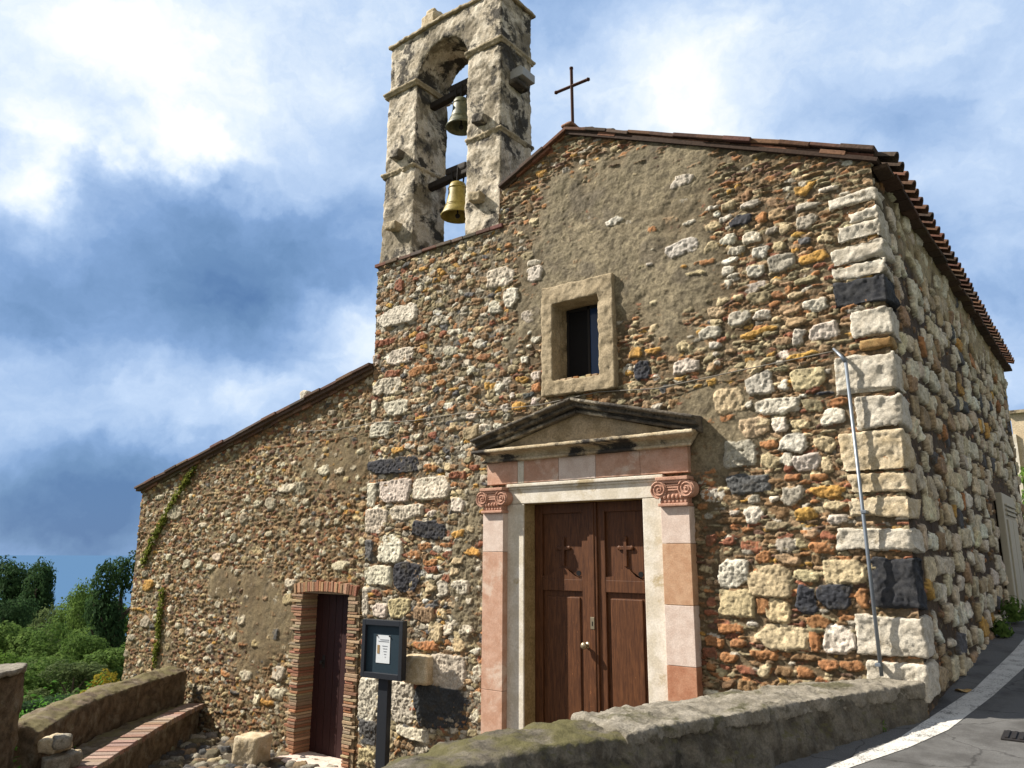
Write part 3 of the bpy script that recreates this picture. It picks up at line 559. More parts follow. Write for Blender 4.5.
# ---- plain flanks that close the buildings (same masonry, out of sight of the photo)
def flank(name, quads, c=(.27, .22, .15)):
    bm = bmesh.new()
    for q in quads: bm.faces.new([bm.verts.new(v) for v in q])
    me = bpy.data.meshes.new(name); bm.to_mesh(me); bm.free()
    a = me.color_attributes.new('Col', 'FLOAT_COLOR', 'POINT'); a.data.foreach_set('color', list(c+(1,))*len(me.vertices))
    return link(name, me, M_mas, chapel)
flank('rear_wall', [[(0, 11.2, -2), (-7.45, 11.2, -2), (-7.45, 11.2, 5.6), (0, 11.2, 5.6)], [(-7.45, 11.2, 5.6), (-3.71, 11.2, 7.2), (0, 11.2, 5.6), (0, 11.2, 5.6001)],
                    [(-7.45, 0, 2), (-7.45, 11.2, 2), (-7.45, 11.2, 5.6), (-7.45, 0, 5.6)], [(-7.45, 0, 5.6), (-7.45, .78, 5.6), (-7.45, .78, 6.2), (-7.45, 0, 6.2)]])
flank('annex_flank', [[(-14.5, .05, -5), (-14.5, 9, -5), (-14.5, 9, 2.9), (-14.5, .05, 2.9)], [(-14.5, 9, -5), (-7.45, 9, -5), (-7.45, 9, 4.48), (-14.5, 9, 2.9)]])

# ---- corner quoins
for i, (xl, z0, z1, dp, c) in enumerate(QUO):
    bm = bmesh.new(); t = .014
    t = .008; box(bm, xl+.012, .022+t, -.024-t, dp, z0+.012, z1-.012, None, .02)
    # knock corners off
    for v_ in bm.verts:
        v_.co += Vector((rng.normal(), rng.normal()*.6, rng.normal()))*.016
    worn('quoin', bm, {'l': M_lime, 'w': M_limewarm, 'b': M_basalt}[c], chapel, .015, .013, .13, 20+i, .008, .010)
bm = bmesh.new(); box(bm, -.27, .03, -.04, .2, 3.60, 3.70, None, .02); worn('quoin', bm, M_tan, chapel, .016, .012, .09, 71)
# protruding block beside the notice board
bm = bmesh.new(); box(bm, -6.42, -5.98, -.16, .1, -.10, .27, None, .03); worn('corbel_block', bm, M_limewarm, chapel, .016, .006, .12, 72)
# ------------------------------------------------------------------ roofs
def colored(name, bm, lay, mat, parent, smooth=False):
    return bm_obj(name, bm, mat, parent, smooth)
class CB:
    """boxes with a colour each, joined in one mesh"""
    def __init__(s): s.bm = bmesh.new(); s.l = s.bm.verts.layers.float_color.new('Col')
    def box(s, c, *a, **k):
        n0 = set(s.bm.verts); box(s.bm, *a, **k)
        for v_ in s.bm.verts:
            if v_ not in n0: v_[s.l] = tuple(c)+(1,)
    def paint_new(s, n0, c):
        for v_ in s.bm.verts:
            if v_ not in n0: v_[s.l] = tuple(c)+(1,)
    def done(s, name, mat, parent, smooth=False): return bm_obj(name, s.bm, mat, parent, smooth)
def jit(c, a=.15):
    k = 1+random.gauss(0, a); return tuple(max(.01, x*k*(1+random.gauss(0, .05))) for x in c)
TILE = [(.105, .055, .036), (.085, .046, .034), (.13, .068, .042), (.065, .042, .032), (.11, .075, .055)]
def tile_roof(name, xr, zr, xe, ze, y0, y1, pitch=.255, r=.088):
    """coppi: cover tiles as half tubes down the slope on a slab"""
    c = CB(); bm = c.bm
    L = math.hypot(xe-xr, ze-zr); ux, uz = (xe-xr)/L, (ze-zr)/L; nx, nz = (-uz, ux) if ux > 0 else (uz, -ux)
    n0 = set(bm.verts)
    prism(bm, [(xr-nx*.03, zr-nz*.03), (xe-ux*.14-nx*.03, ze-uz*.14-nz*.03), (xe-ux*.14-nx*.07, ze-uz*.14-nz*.07), (xr-nx*.09, zr-nz*.09)], 'y', y0, y1)
    c.paint_new(n0, (.045, .028, .02))
    y = y0+.13
    while y < y1-.05:
        s = -.0
        rows = int(L/.36)
        for k in range(rows+1):
            a = L-k*.36+random.uniform(-.012, .012); b = max(0, a-.44)
            if k > 5 and k < rows-1 and xe > 0: pass
            n0 = set(bm.verts); ra, rb = r*1.02, r*.86; la, lb = .030, .0
            V = []
            for (s_, rr, lift) in ((a, ra, la), (b, rb, lb)):
                for th in (.022, 0):
                    ring = []
                    for q in range(9):
                        an = math.pi*q/8; rad = rr-th
                        yy = y+rad*math.cos(an)+random.gauss(0, .002); h = rad*math.sin(an)*.85+lift-.02
                        ring.append(bm.verts.new((xr+ux*s_+nx*h, yy, zr+uz*s_+nz*h)))
                    V.append(ring)
            ai, ao, bi, bo = V[0], V[1], V[2], V[3]
            for q in range(8):
                bm.faces.new((ao[q], ao[q+1], bo[q+1], bo[q])); bm.faces.new((ai[q+1], ai[q], bi[q], bi[q+1]))
                bm.faces.new((ao[q+1], ao[q], ai[q], ai[q+1]))
            c.paint_new(n0, jit(random.choice(TILE)))
        y += pitch
    return c.done(name, M_tile, chapel)
def verge(name, x0, z0, x1, z1, y0, y1, th=.045, ln=.36, cols=TILE, lift=0):
    c = CB(); L = math.hypot(x1-x0, z1-z0); an = math.atan2(z1-z0, x1-x0); n = max(1, int(L/ln))
    for i in range(n):
        f = (i+.5)/n; rot = Matrix.Rotation(-an+random.gauss(0, .012), 4, 'Y')
        x = x0+(x1-x0)*f; z = z0+(z1-z0)*f+lift+random.gauss(0, .005); dy = random.gauss(0, .012); l2 = L/n*.5*1.02
        t2 = th*random.uniform(.85, 1.15)/2
        c.box(jit(random.choice(cols)), x-l2, x+l2, y0+dy, y1, z-t2, z+t2, rot, bev=.008)
    return c.done(name, M_tile, chapel)
roof = tile_roof('main_roof', -3.71, 7.30, .225, 5.55, -.06, 11.05)
tile_roof('main_roof_rear_slope', -3.71, 7.31, -7.6, 5.61, .80, 11.35).name = 'main_roof'
BR = [(.17, .085, .05), (.14, .07, .045), (.20, .105, .06), (.11, .07, .05)]
verge('verge', -3.71, 7.285, .06, 5.68, -.09, .15, .045, .34)
verge('verge', -3.71, 7.285, -4.88, 6.775, -.09, .15, .045, .34)
verge('verge_brick', -3.71, 7.245, .03, 5.62, -.045, .12, .05, .26, BR)
verge('verge_brick', -3.71, 7.245, -4.88, 6.735, -.045, .12, .05, .26, BR)
bm = bmesh.new(); box(bm, -3.79, -3.60, -.10, .3, 7.30, 7.36, None, .03); worn('ridge_cap', bm, M_tile, roof, .02, .008, .1, 81)
a = bpy.data.objects['ridge_cap'].data; at = a.color_attributes.new('Col', 'FLOAT_COLOR', 'POINT'); at.data.foreach_set('color', [.22, .12, .08, 1]*len(a.vertices))
# eave soffit
c = CB()
y = .05
while y < 11.2:
    l = random.uniform(.25, .34); c.box(jit((.07, .042, .028)), .0, .15+random.gauss(0, .01), y, y+l-.012, 5.50, 5.545, bev=.006); y += l
c.done('eave_course', M_tile, chapel)
# annex roof
def annex_z(x): return 2.90+.2245*(x+14.5)
bm = bmesh.new(); prism(bm, [(-14.56, annex_z(-14.56)-.02), (-7.46, annex_z(-7.46)-.02), (-7.46, annex_z(-7.46)+.05), (-14.56, annex_z(-14.56)+.05)], 'y', -.07, 9.05)
o = bm_obj('annex_roof', bm, M_tile, chapel); at = o.data.color_attributes.new('Col', 'FLOAT_COLOR', 'POINT'); at.data.foreach_set('color', [.085, .055, .042, 1]*len(o.data.vertices))
DK = [(.10, .055, .04), (.085, .05, .04), (.12, .07, .05), (.07, .05, .042)]
verge('annex_verge', -14.58, annex_z(-14.58)+.055, -7.46, annex_z(-7.46)+.055, -.11, .3, .05, .4, DK)
verge('annex_verge', -14.5, annex_z(-14.5)-.04, -7.46, annex_z(-7.46)-.04, .0, .1, .06, .22, [(.13, .08, .055), (.10, .07, .05), (.16, .09, .06)])

# ------------------------------------------------------------------ bell tower
bm = bmesh.new()
arc = [(-6.135+.565*math.cos(t), 9.22+.60*math.sin(t)) for t in [math.pi*k/16 for k in range(16, -1, -1)]]
prof = [(-7.42, 6.15), (-6.70, 6.15)] + arc + [(-5.57, 6.15), (-4.90, 6.15), (-4.90, 10.10), (-6.1, 10.17), (-7.33, 10.13)]
prism(bm, prof, 'y', -.015, .74)
for x0, x1, y0, y1 in ((-7.38, -6.74, 0, .76), (-5.53, -4.93, 0, .76)): pass
tower = worn('bell_tower', bm, M_plaster, chapel, .022, .014, .16, 31, .008, .012)
def ledge(name, x0, x1, y0, y1, z0, z1, mat, seed, amp=.008):
    bm = bmesh.new(); m = (z0+z1)/2
    box(bm, x0+.02, x1-.02, y0+.025, y1-.025, z0, m+.01); box(bm, x0, x1, y0, y1, m, z1, None, .012)
    return worn(name, bm, mat, tower, .016, amp, .08, seed, .004)
M_ledge = mat_rock('stained ledge stone', (.26, .21, .13), (.42, .35, .24), (.09, .075, .055), 6, .6)
ledge('impost_moulding', -7.47, -6.65, -.065, .82, 9.20, 9.29, M_ledge, 41)
ledge('impost_moulding', -5.62, -4.86, -.065, .82, 9.20, 9.29, M_ledge, 42)
ledge('string_course', -7.46, -6.69, -.045, .79, 7.70, 7.79, M_ledge, 43, .018)
ledge('string_course', -5.59, -4.87, -.045, .79, 7.70, 7.79, M_ledge, 44, .012)
bm = bmesh.new(); prism(bm, [(-7.37, 10.12), (-6.1, 10.17), (-4.85, 10.09), (-4.85, 10.15), (-6.1, 10.23), (-7.37, 10.18)], 'y', -.06, .82)
worn('coping', bm, M_ledge, tower, .018, .010, .09, 45)
bm = bmesh.new(); box(bm, -6.80, -6.46, .12, .45, 10.2, 10.60, None, .03); box(bm, -6.72, -6.52, .16, .42, 10.55, 10.72, None, .04)
worn('pinnacle_stone', bm, M_tan if False else M_limewarm, tower, .02, .015, .1, 46)
for i, (x, z) in enumerate(((-5.30, 6.72), (-5.26, 7.98), (-7.06, 6.74), (-7.05, 8.0))):
    bm = bmesh.new(); box(bm, x-.12, x+.12, -.15, .1, z-.06, z+.09, Matrix.Rotation(.2, 4, 'Y'), .03)
    worn('putlog_stone', bm, M_mould if i % 2 else M_ledge, tower, .016, .014, .09, 51+i)
c = CB(); x = -7.5
while x < -4.86:
    l = random.uniform(.22, .32); c.box(jit(random.choice([(.15, .07, .045), (.11, .06, .045), (.09, .065, .05)])), x, min(x+l-.008, -4.84), -.045+random.gauss(0, .008), .8, 6.165+random.gauss(0, .004), 6.215, bev=.008); x += l
c.done('base_course', M_tile, tower)
bm = bmesh.new(); box(bm, -4.92, -4.66, .2, .52, 8.66, 8.80, None, .012); box(bm, -4.90, -4.72, .24, .48, 8.80, 8.86, None, .008)
bm_obj('floodlight', bm, M_grey, tower)
bm = bmesh.new(); box(bm, -4.95, -4.74, .16, .5, 8.56, 8.64, None, .02); worn('wall_niche_shelf', bm, M_mould, tower, .016, .008, .1, 60)

# ------------------------------------------------------------------ main doorway
ds_bm = bmesh.new()                                                  # white inner frame is the body of the surround
box(ds_bm, -4.72, -4.455, -.04, .05, -1.38, 2.24, None, .008)
box(ds_bm, -2.75, -2.44, -.04, .05, -1.38, 2.24, None, .008)
box(ds_bm, -4.72, -2.44, -.042, .05, 2.245, 2.46, None, .008)
surround = bm_obj('door_surround', ds_bm, M_white, chapel)
bm = bmesh.new(); box(bm, -4.70, -2.46, -.085, .0, 2.455, 2.50, None, .012); box(bm, -4.70, -2.46, -.06, .0, 2.425, 2.453, None, .006)
box(bm, -4.74, -4.48, -.055, .05, 2.46, 2.62, None, .004)
bm_obj('lintel_moulding', bm, M_white, surround)
bm = bmesh.new()
box(bm, -4.475, -4.452, -.02, .26, -1.38, 2.26); box(bm, -2.753, -2.73, -.02, .26, -1.38, 2.26); box(bm, -4.455, -2.75, -.02, .26, 2.243, 2.265)
bm_obj('inner_jamb', bm, M_jamb, surround)
def shaft(x0, x1, segs):
    for z0, z1, m in segs:
        bm = bmesh.new(); box(bm, x0, x1, -.135, .04, z0+.002, z1-.002, None, .005); bm_obj('pilaster_shaft', bm, m, surround)
shaft(-5.05, -4.715, [(-1.38, -.04, M_pink), (-.04, 1.64, M_pink), (1.64, 2.13, M_pinkpale)])
shaft(-2.47, -2.13, [(-1.38, .46, M_pinkdeep), (.46, 1.08, M_pinkpale), (1.08, 1.73, M_ochmarble), (1.73, 2.13, M_pinkpale)])
def capital(xc, hw):
    bm = bmesh.new(); y1 = -.03
    box(bm, xc-hw-.02, xc+hw+.02, -.185, y1, 2.13, 2.165, None, .010)         # astragal
    box(bm, xc-hw, xc+hw, -.155, y1, 2.165, 2.40, None, .006)
    box(bm, xc-hw-.035, xc+hw+.035, -.20, y1, 2.415, 2.455, None, .008)       # abacus
    box(bm, xc-hw-.015, xc+hw+.015, -.185, y1, 2.385, 2.415, None, .006)
    for k in range(3): box(bm, xc-.10, xc+.10, -.172, -.15, 2.30+.028*k, 2.318+.028*k, None, .004)
    for s in (-1, 1):
        cx = xc+s*(hw+.005); cz = 2.318
        M = Matrix.Translation((cx, -.115, cz)) @ Matrix.Rotation(math.pi/2, 4, 'X')
        bmesh.ops.create_cone(bm, cap_ends=True, segments=24, radius1=.095, radius2=.095, depth=.13, matrix=M)
        pts = []
        for k in range(44):
            t = k/43; an = s*(math.pi*.5+t*4.6*math.pi); r = .090*(1-t)**.9+.010
            pts.append((cx+r*math.cos(an)*1, -.182, cz+r*math.sin(an)))
        tube(bm, pts, .0105, 6)
        bmesh.ops.create_icosphere(bm, subdivisions=1, radius=.018, matrix=Matrix.Translation((cx, -.184, cz)))
    for k in range(5):                                                  # egg row
        x = xc-hw*.62+hw*.31*k
        bmesh.ops.create_icosphere(bm, subdivisions=2, radius=.026, matrix=Matrix.Translation((x, -.158, 2.235)) @ Matrix.Diagonal((.85, 1, 1.25, 1)))
    for k in range(7): box(bm, xc-hw*.9+hw*.3*k-.014, xc-hw*.9+hw*.3*k+.014, -.168, -.15, 2.172, 2.196, None, .004)
    bm_obj('capital', bm, M_pinkcap, surround)
capital(-4.875, .155); capital(-2.30, .160)
for a, b, m in ((-5.03, -4.52, M_pink), (-4.52, -4.42, M_white), (-4.42, -3.88, M_pink), (-3.88, -3.34, M_pinkpale), (-3.34, -2.74, M_pink), (-2.74, -2.14, M_pink)):
    bm = bmesh.new(); box(bm, a+.002, b-.002, -.085, .04, 2.505, 2.80, None, .005); bm_obj('frieze_block', bm, m, surround)
bm = bmesh.new()
YP = [(-.04, 2.785), (-.150, 2.79), (-.155, 2.825), (-.115, 2.83), (-.12, 2.85), (-.16, 2.885), (-.235, 2.905), (-.28, 2.91), (-.28, 2.945), (-.25, 2.955), (-.02, 2.965)]
xl, xr = -5.02, -2.12
A = [bm.verts.new((xl+(y+.05)*.62, y, z)) for y, z in YP]; B = [bm.verts.new((xr-(y+.05)*.62, y, z)) for y, z in YP]
A[-1].co.x = xl-.12; B[-1].co.x = xr+.12
n = len(YP)
for i in range(n): bm.faces.new((A[i], A[(i+1) % n], B[(i+1) % n], B[i]))
fs = [bm.faces.new(A[::-1]), bm.faces.new(B)]; bmesh.ops.triangulate(bm, faces=fs)
worn('cornice', bm, M_cornice, surround, .011, .0035, .07, 61, .002)
def rake(s):
    """raking cornice; s -1 left, 1 right"""
    bm = bmesh.new(); xa, za = -3.57, 3.315; xb, zb = (-5.17, 2.93) if s < 0 else (-1.97, 2.93)
    sec = [(-.02, 0), (-.15, .0), (-.155, .035), (-.10, .04), (-.11, .065), (-.20, .075), (-.205, .105), (-.17, .11), (-.18, .125), (-.285, .135), (-.29, .17), (-.02, .185)]
    A = [bm.verts.new((xa+s*-.0, y, za+h)) for y, h in sec]; B = [bm.verts.new((xb, y, zb+h)) for y, h in sec]
    n = len(sec)
    for i in range(n): bm.faces.new((A[i], A[(i+1) % n], B[(i+1) % n], B[i]))
    fs = [bm.faces.new(A[::-1]), bm.faces.new(B)]; bmesh.ops.triangulate(bm, faces=fs)
    return worn('raking_cornice', bm, M_mould, surround, .011, .005, .07, 62+s, .003)
rake(-1); rake(1)
bm = bmesh.new(); prism(bm, [(-4.95, 2.96), (-2.19, 2.96), (-3.57, 3.32)], 'y', -.06, .02); bm_obj('tympanum', bm, M_tymp, surround)
# door
dbm = bmesh.new(); box(dbm, -4.46, -2.745, .225, .27, -1.38, 2.25); door = bm_obj('main_door', dbm, M_door, chapel)
def leaf(x0, x1, crossx):
    bm = bmesh.new(); f = .19; s = .12
    box(bm, x0, x0+s, f, .23, -1.37, 2.24, None, .006); box(bm, x1-s, x1, f, .23, -1.37, 2.24, None, .006)
    for z0, z1 in ((-1.37, -1.15), (1.17, 1.31), (2.12, 2.24), (-.10, .02)):
        if z0 != -.10: box(bm, x0+s, x1-s, f+.002, .23, z0, z1, None, .006)
    # shaped rail top: two shoulders rising to the middle
    prism(bm, [(x0+s, 1.31), (x1-s, 1.31), (x1-s, 1.345), (x1-s-.12, 1.36), ((x0+x1)/2+.06, 1.44), ((x0+x1)/2-.06, 1.44), (x0+s+.12, 1.36), (x0+s, 1.345)], 'y', f+.004, .23)
    for z0, z1 in ((-1.08, 1.10), (1.52, 2.06)):
        if z0 < 0: box(bm, x0+s+.05, x1-s-.05, f+.018, .23, z0, z1, None, .012)
    o = bm_obj('door_leaf', bm, M_door, door)
    bm = bmesh.new()
    box(bm, crossx-.022, crossx+.022, f+.008, .23, 1.47, 1.80, None, .006); box(bm, crossx-.085, crossx+.085, f+.009, .23, 1.665, 1.71, None, .006)
    for dx, z in ((0, 1.80), (-.085, 1.688), (.085, 1.688)):
        bmesh.ops.create_icosphere(bm, subdivisions=2, radius=.028, matrix=Matrix.Translation((crossx+dx, f+.02, z)) @ Matrix.Diagonal((1, .5, 1, 1)))
    bm_obj('carved_cross', bm, M_door, o)
    for hx in (x0+s+.05, x1-s-.05):
        bm = bmesh.new(); bmesh.ops.create_cone(bm, cap_ends=True, segments=14, radius1=.032, radius2=.032, depth=.012, matrix=Matrix.Translation((hx, f-.001, 1.385)) @ Matrix.Rotation(math.pi/2, 4, 'X'))
        if hx > (x0+x1)/2: bm_obj('peg_hole', bm, M_dark, o)
        else: bm.free()
leaf(-4.45, -3.61, -4.02); leaf(-3.52, -2.75, -3.13)
bm = bmesh.new(); box(bm, -3.635, -3.50, .165, .2, -1.37, 2.24, None, .012); box(bm, -3.60, -3.535, .155, .17, -1.37, 2.24, None, .008); bm_obj('meeting_stile', bm, M_door, door)
bm = bmesh.new(); M = Matrix.Translation((-3.665, .10, .55))
bmesh.ops.create_uvsphere(bm, u_segments=16, v_segments=10, radius=.042, matrix=M @ Matrix.Diagonal((1, .8, 1, 1)))
bmesh.ops.create_cone(bm, cap_ends=True, segments=12, radius1=.014, radius2=.014, depth=.09, matrix=Matrix.Translation((-3.665, .145, .55)) @ Matrix.Rotation(math.pi/2, 4, 'X'))
bmesh.ops.create_cone(bm, cap_ends=True, segments=16, radius1=.04, radius2=.036, depth=.012, matrix=Matrix.Translation((-3.665, .183, .55)) @ Matrix.Rotation(math.pi/2, 4, 'X'))
bm_obj('door_knob', bm, M_brass, door, True)
bm = bmesh.new(); box(bm, -3.60, -3.545, .150, .157, .74, .88, None, .004); bm_obj('lock_plate', bm, M_brass, door)
bm = bmesh.new(); box(bm, -3.578, -3.567, .146, .1515, .78, .83, None, .002); bm_obj('keyhole', bm, M_dark, door)
bm = bmesh.new(); box(bm, -4.75, -2.45, -.35, .22, -1.5, -1.385, None, .02); worn('door_step', bm, M_coping, chapel, .02, .006, .1, 64)

# ------------------------------------------------------------------ upper window
wbm = bmesh.new()
prism(wbm, [(-4.13, 3.58), (-3.05, 3.58), (-3.05, 5.04), (-4.13, 5.06)], 'y', -.085, .03)
fr = bmesh.new()
O = [(-4.13, 3.60), (-3.04, 3.57), (-3.05, 5.04), (-4.13, 5.07)]; I = [(-3.965, 3.775), (-3.265, 3.775), (-3.265, 4.815), (-3.965, 4.815)]
for yy in (-.085, .35):
    for k in range(4): pass
vo = [[fr.verts.new((x, y, z)) for x, z in O] for y in (-.085, .02)]; vi = [[fr.verts.new((x, y, z)) for x, z in I] for y in (-.085, .34)]
for k in range(4):
    j = (k+1) % 4
    fr.faces.new((vo[0][k], vo[0][j], vi[0][j], vi[0][k])); fr.faces.new((vo[0][j], vo[0][k], vo[1][k], vo[1][j])); fr.faces.new((vi[0][k], vi[0][j], vi[1][j], vi[1][k]))
    fr.faces.new((vo[1][j], vo[1][k], vi[1][k], vi[1][j]))
wbm.free()
window = worn('window_surround', fr, M_window, chapel, .016, .012, .12, 65, .005)
bm = bmesh.new()
for a in ((-3.96, -3.93, 3.78, 4.81), (-3.30, -3.27, 3.78, 4.81), (-3.635, -3.60, 3.78, 4.81)): box(bm, a[0], a[1], .26, .30, a[2], a[3])
box(bm, -3.93, -3.30, .26, .30, 3.78, 3.82); box(bm, -3.93, -3.30, .26, .30, 4.77, 4.81)
bm_obj('window_frame', bm, M_iron, window)
bm = bmesh.new(); box(bm, -3.93, -3.635, .275, .285, 3.82, 4.77); bm_obj('window_pane', bm, M_dark, window)
M_bluepane = mat_flat('sky reflection pane', (.014, .035, .10), .12, 0, .08, 3, .0)  # reflected sky is put into the pane's blue base colour
bm = bmesh.new(); box(bm, -3.60, -3.30, .275, .285, 3.82, 4.77); bm_obj('window_pane', bm, M_bluepane, window)
c = CB()
for k in range(7): c.box(jit(random.choice([PAL['o'], PAL['t'], PAL['g'], PAL['c']])), -3.95+.095*k, -3.95+.095*k+random.uniform(.06, .09), -.06, .2, 3.74, 3.79+random.uniform(0, .02), bev=.01)
c.done('sill_stones', M_brick, window)

# ------------------------------------------------------------------ annex doorway
c = CB(); BK = [(.29, .145, .08), (.24, .11, .065), (.32, .20, .12), (.34, .25, .16), (.21, .11, .07), (.30, .22, .14), (.25, .19, .12)]
for side in (0, 1):
    z = -1.42; k = 0
    while z < .99:
        h = random.uniform(.036, .055)
        if side == 0:
            c.box(jit(random.choice(BK)), -8.93-random.choice([.16, .24, .12]), -8.93+random.gauss(0, .004)+.03, -.005+random.gauss(0, .008), .36, z, z+h-.010, bev=.006)
        else:
            c.box(jit(random.choice(BK)), -7.78+random.gauss(0, .004)-.01, -7.78+random.choice([.20, .26, .15]), -.005+random.gauss(0, .008), .36, z, z+h-.010, bev=.006)
        z += h
    c.box((.24, .18, .11), (-9.08, -7.785)[side], (-8.91, -7.56)[side], .02, .36, -1.45, 1.0)
n = 27
for k in range(n):
    f = (k+.5)/n; x = -9.12+1.52*f; rise = .05*(1-(2*f-1)**2)
    c.box(jit(random.choice(BK[:3])), x-.024, x+.024, -.012+random.gauss(0, .006), .36, .985+rise, 1.135+rise+random.gauss(0, .006), Matrix.Rotation((f-.5)*.3, 4, 'Y'), bev=.006)
c.box((.24, .17, .11), -9.1, -7.6, .02, .36, 1.0, 1.12)
c.done('annex_brick_surround', M_brick, chapel)
bm = bmesh.new()
box(bm, -8.93, -7.77, .315, .35, -1.40, 1.04)
for k in range(7): box(bm, -8.925+.165*k, -8.925+.165*k+.158, .30, .318, -1.40, 1.03, None, .006)
ad = bm_obj('annex_door', bm, M_door2, chapel)
bm = bmesh.new(); bmesh.ops.create_uvsphere(bm, u_segments=12, v_segments=8, radius=.03, matrix=Matrix.Translation((-8.66, .25, -.06)))
box(bm, -8.69, -8.63, .288, .302, -.15, .04, None, .006); bm_obj('door_handle', bm, M_iron, ad, True)
bm = bmesh.new(); box(bm, -9.02, -7.70, -.28, .32, -1.52, -1.395, None, .02); worn('annex_doorstep', bm, M_pinkpale, chapel, .02, .008, .1, 66)

# ------------------------------------------------------------------ roof cross and side door
bm = bmesh.new(); tube(bm, [(-3.68, .05, 7.33), (-3.69, .05, 8.26)], .022, 6); tube(bm, [(-3.95, .05, 7.985), (-3.42, .05, 7.975)], .022, 6)
for p_ in ((-3.69, .05, 8.26), (-3.95, .05, 7.985), (-3.42, .05, 7.975)): bmesh.ops.create_icosphere(bm, subdivisions=1, radius=.032, matrix=Matrix.Translation(p_))
bm_obj('roof_cross', bm, M_rust, chapel)
bm = bmesh.new()
box(bm, .0, .10, 6.75, 8.5, .40, 2.62, None, .015)
sdoor = bm_obj('side_door', bm, M_sidedoor, chapel)
bm = bmesh.new(); box(bm, .10, .125, 7.0, 7.6, .75, 2.2, None, .01); box(bm, .10, .125, 7.66, 8.3, .75, 2.2, None, .01); bm_obj('door_panel', bm, M_sidedoor, sdoor)
bm = bmesh.new()
for k in range(3): box(bm, .10, .135, 6.95, 8.35, 2.27+.075*k, 2.30+.075*k, None, .006)
bm_obj('vent_louvre', bm, M_sidedoor, sdoor)
# ------------------------------------------------------------------ ground, road, sea
def road_z(y): return .22+.075*y if y > -5 else -.155+.03*(y+5)
def strip(name, pairs, mat, dz, kind='structure'):
    bm = bmesh.new(); prev = None
    for (a, b) in pairs:
        cur = [bm.verts.new((a[0]+(b[0]-a[0])*k/6, a[1]+(b[1]-a[1])*k/6, road_z(a[1]+(b[1]-a[1])*k/6)+dz)) for k in range(7)]
        if prev:
            for k in range(6): bm.faces.new((prev[k], prev[k+1], cur[k+1], cur[k]))
        prev = cur
    o = bm_obj(name, bm, mat, None, True); o['kind'] = kind; return o
m, t, b, p = mat_new('asphalt')
n = t.noise(p, 240, 3, .7); n1 = t.noise(p, 2.5, 5, .6)
c = t.mix(t.ramp(n, .35, .7), (.068, .068, .068), (.165, .162, .156)); c = t.mix(t.math('MULTIPLY', t.ramp(n1, .45, .7), .55), c, (.030, .028, .026))
c = t.mix(t.ramp(t.voronoi(t.vmath('ADD', p, t.vmath('MULTIPLY', t.noise(p, 3, 4, .6, 0, 1), (.35, .35, 0))), 1.1, 'DISTANCE_TO_EDGE'), .004, .012, .55, 0), c, (.018, .017, .016))
t.put(b.inputs['Base Color'], c); bump(t, b, n, .6, .006); M_asph = m
m, t, b, p = mat_new('road paint')
wv = t.ramp(t.math('ADD', t.noise(p, 60, 5, .7), t.math('MULTIPLY', t.noise(p, 6, 3, .6), .5)), .74, .90)
t.put(b.inputs['Base Color'], t.mix(wv, (.50, .49, .46), (.13, .125, .115))); bump(t, b, t.noise(p, 200, 3, .7), .4, .004); M_paint = m
ys = [-16, -12, -9, -7] + [-6+.5*k for k in range(27)] + [8, 9, 10, 11, 12, 14, 17, 20]
def fx_(y): return .03 if y >= 0 else max(-6, .03-.275*(-y))
road = strip('road', [((fx_(y)-.25, y), (9.0, y)) for y in ys], M_asph, 0)
LL = [(-1.38, -6.0), (-.90, -3.6), (-.41, -1.88), (-.10, -.83), (.02, .04), (.19, 1.27), (.33, 3.53), (.40, 5.5), (.62, 8), (1.2, 12)]
LR = [(-1.26, -6.0), (-.77, -3.5), (-.275, -1.78), (.02, -1.0), (.20, -.35), (.37, 1.0), (.51, 2.5), (.60, 5.5), (.80, 8), (1.38, 12)]
pairs = []
for (a0, a1), (b0, b1) in zip(zip(LL, LL[1:]), zip(LR, LR[1:])):
    for k in range(8):
        f = k/8; pairs.append(((a0[0]+(a1[0]-a0[0])*f, a0[1]+(a1[1]-a0[1])*f), (b0[0]+(b1[0]-b0[0])*f, b0[1]+(b1[1]-b0[1])*f)))
strip('road_line', pairs, M_paint, .004)
m, t, b, p = mat_new('hillside grass earth')
t.put(b.inputs['Base Color'], t.mix(t.ramp(t.noise(p, .8, 6, .65), .4, .6), (.035, .055, .015), (.075, .085, .03))); M_hill = m
def hill_z(x, y):
    d = max(0.0, -13.0-x); return max(-125.0, -2.4-.16*d-.0002*d*d) + .25*math.sin(x*.21)*math.cos(y*.17)
xs = [-40000, -4000, -900] + list(np.linspace(-500, -60, 30)) + list(np.linspace(-56, -12.4, 40)); yy = [-40000, -3000, -300, -80] + list(np.linspace(-40, 60, 50)) + [150, 500, 3000, 40000]
Pm = [(x, y, hill_z(x, y)) for y in yy for x in xs]
me = mesh_np('hillside', Pm, grid_faces(len(yy), len(xs))); o = link('hillside', me, M_hill, None, True); o['kind'] = 'structure'
bm = bmesh.new(); bm.faces.new([bm.verts.new(v_) for v_ in ((-12.4, -60, -2.42), (.3, -60, -2.42), (.3, 60, -2.42), (-12.4, 60, -2.42))]); o = bm_obj('lower_ground', bm, M_hill); o['kind'] = 'structure'
bm = bmesh.new()
for x0, x1, rows in ((.2, 3000, [(-3000, -8), (-40, -1.3), (-5, -.20), (14, 1.2)]), (-2, 3000, [(14, 1.2), (60, 2.5), (4000, 30)])):
    pv = None
    for y, z in rows:
        cv = (bm.verts.new((x0 if y > -2 else x0-1.2, y, z)), bm.verts.new((x1, y, z)))
        if pv: bm.faces.new((pv[0], pv[1], cv[1], cv[0]))
        pv = cv
o = bm_obj('upper_ground', bm, M_hill); o['kind'] = 'structure'
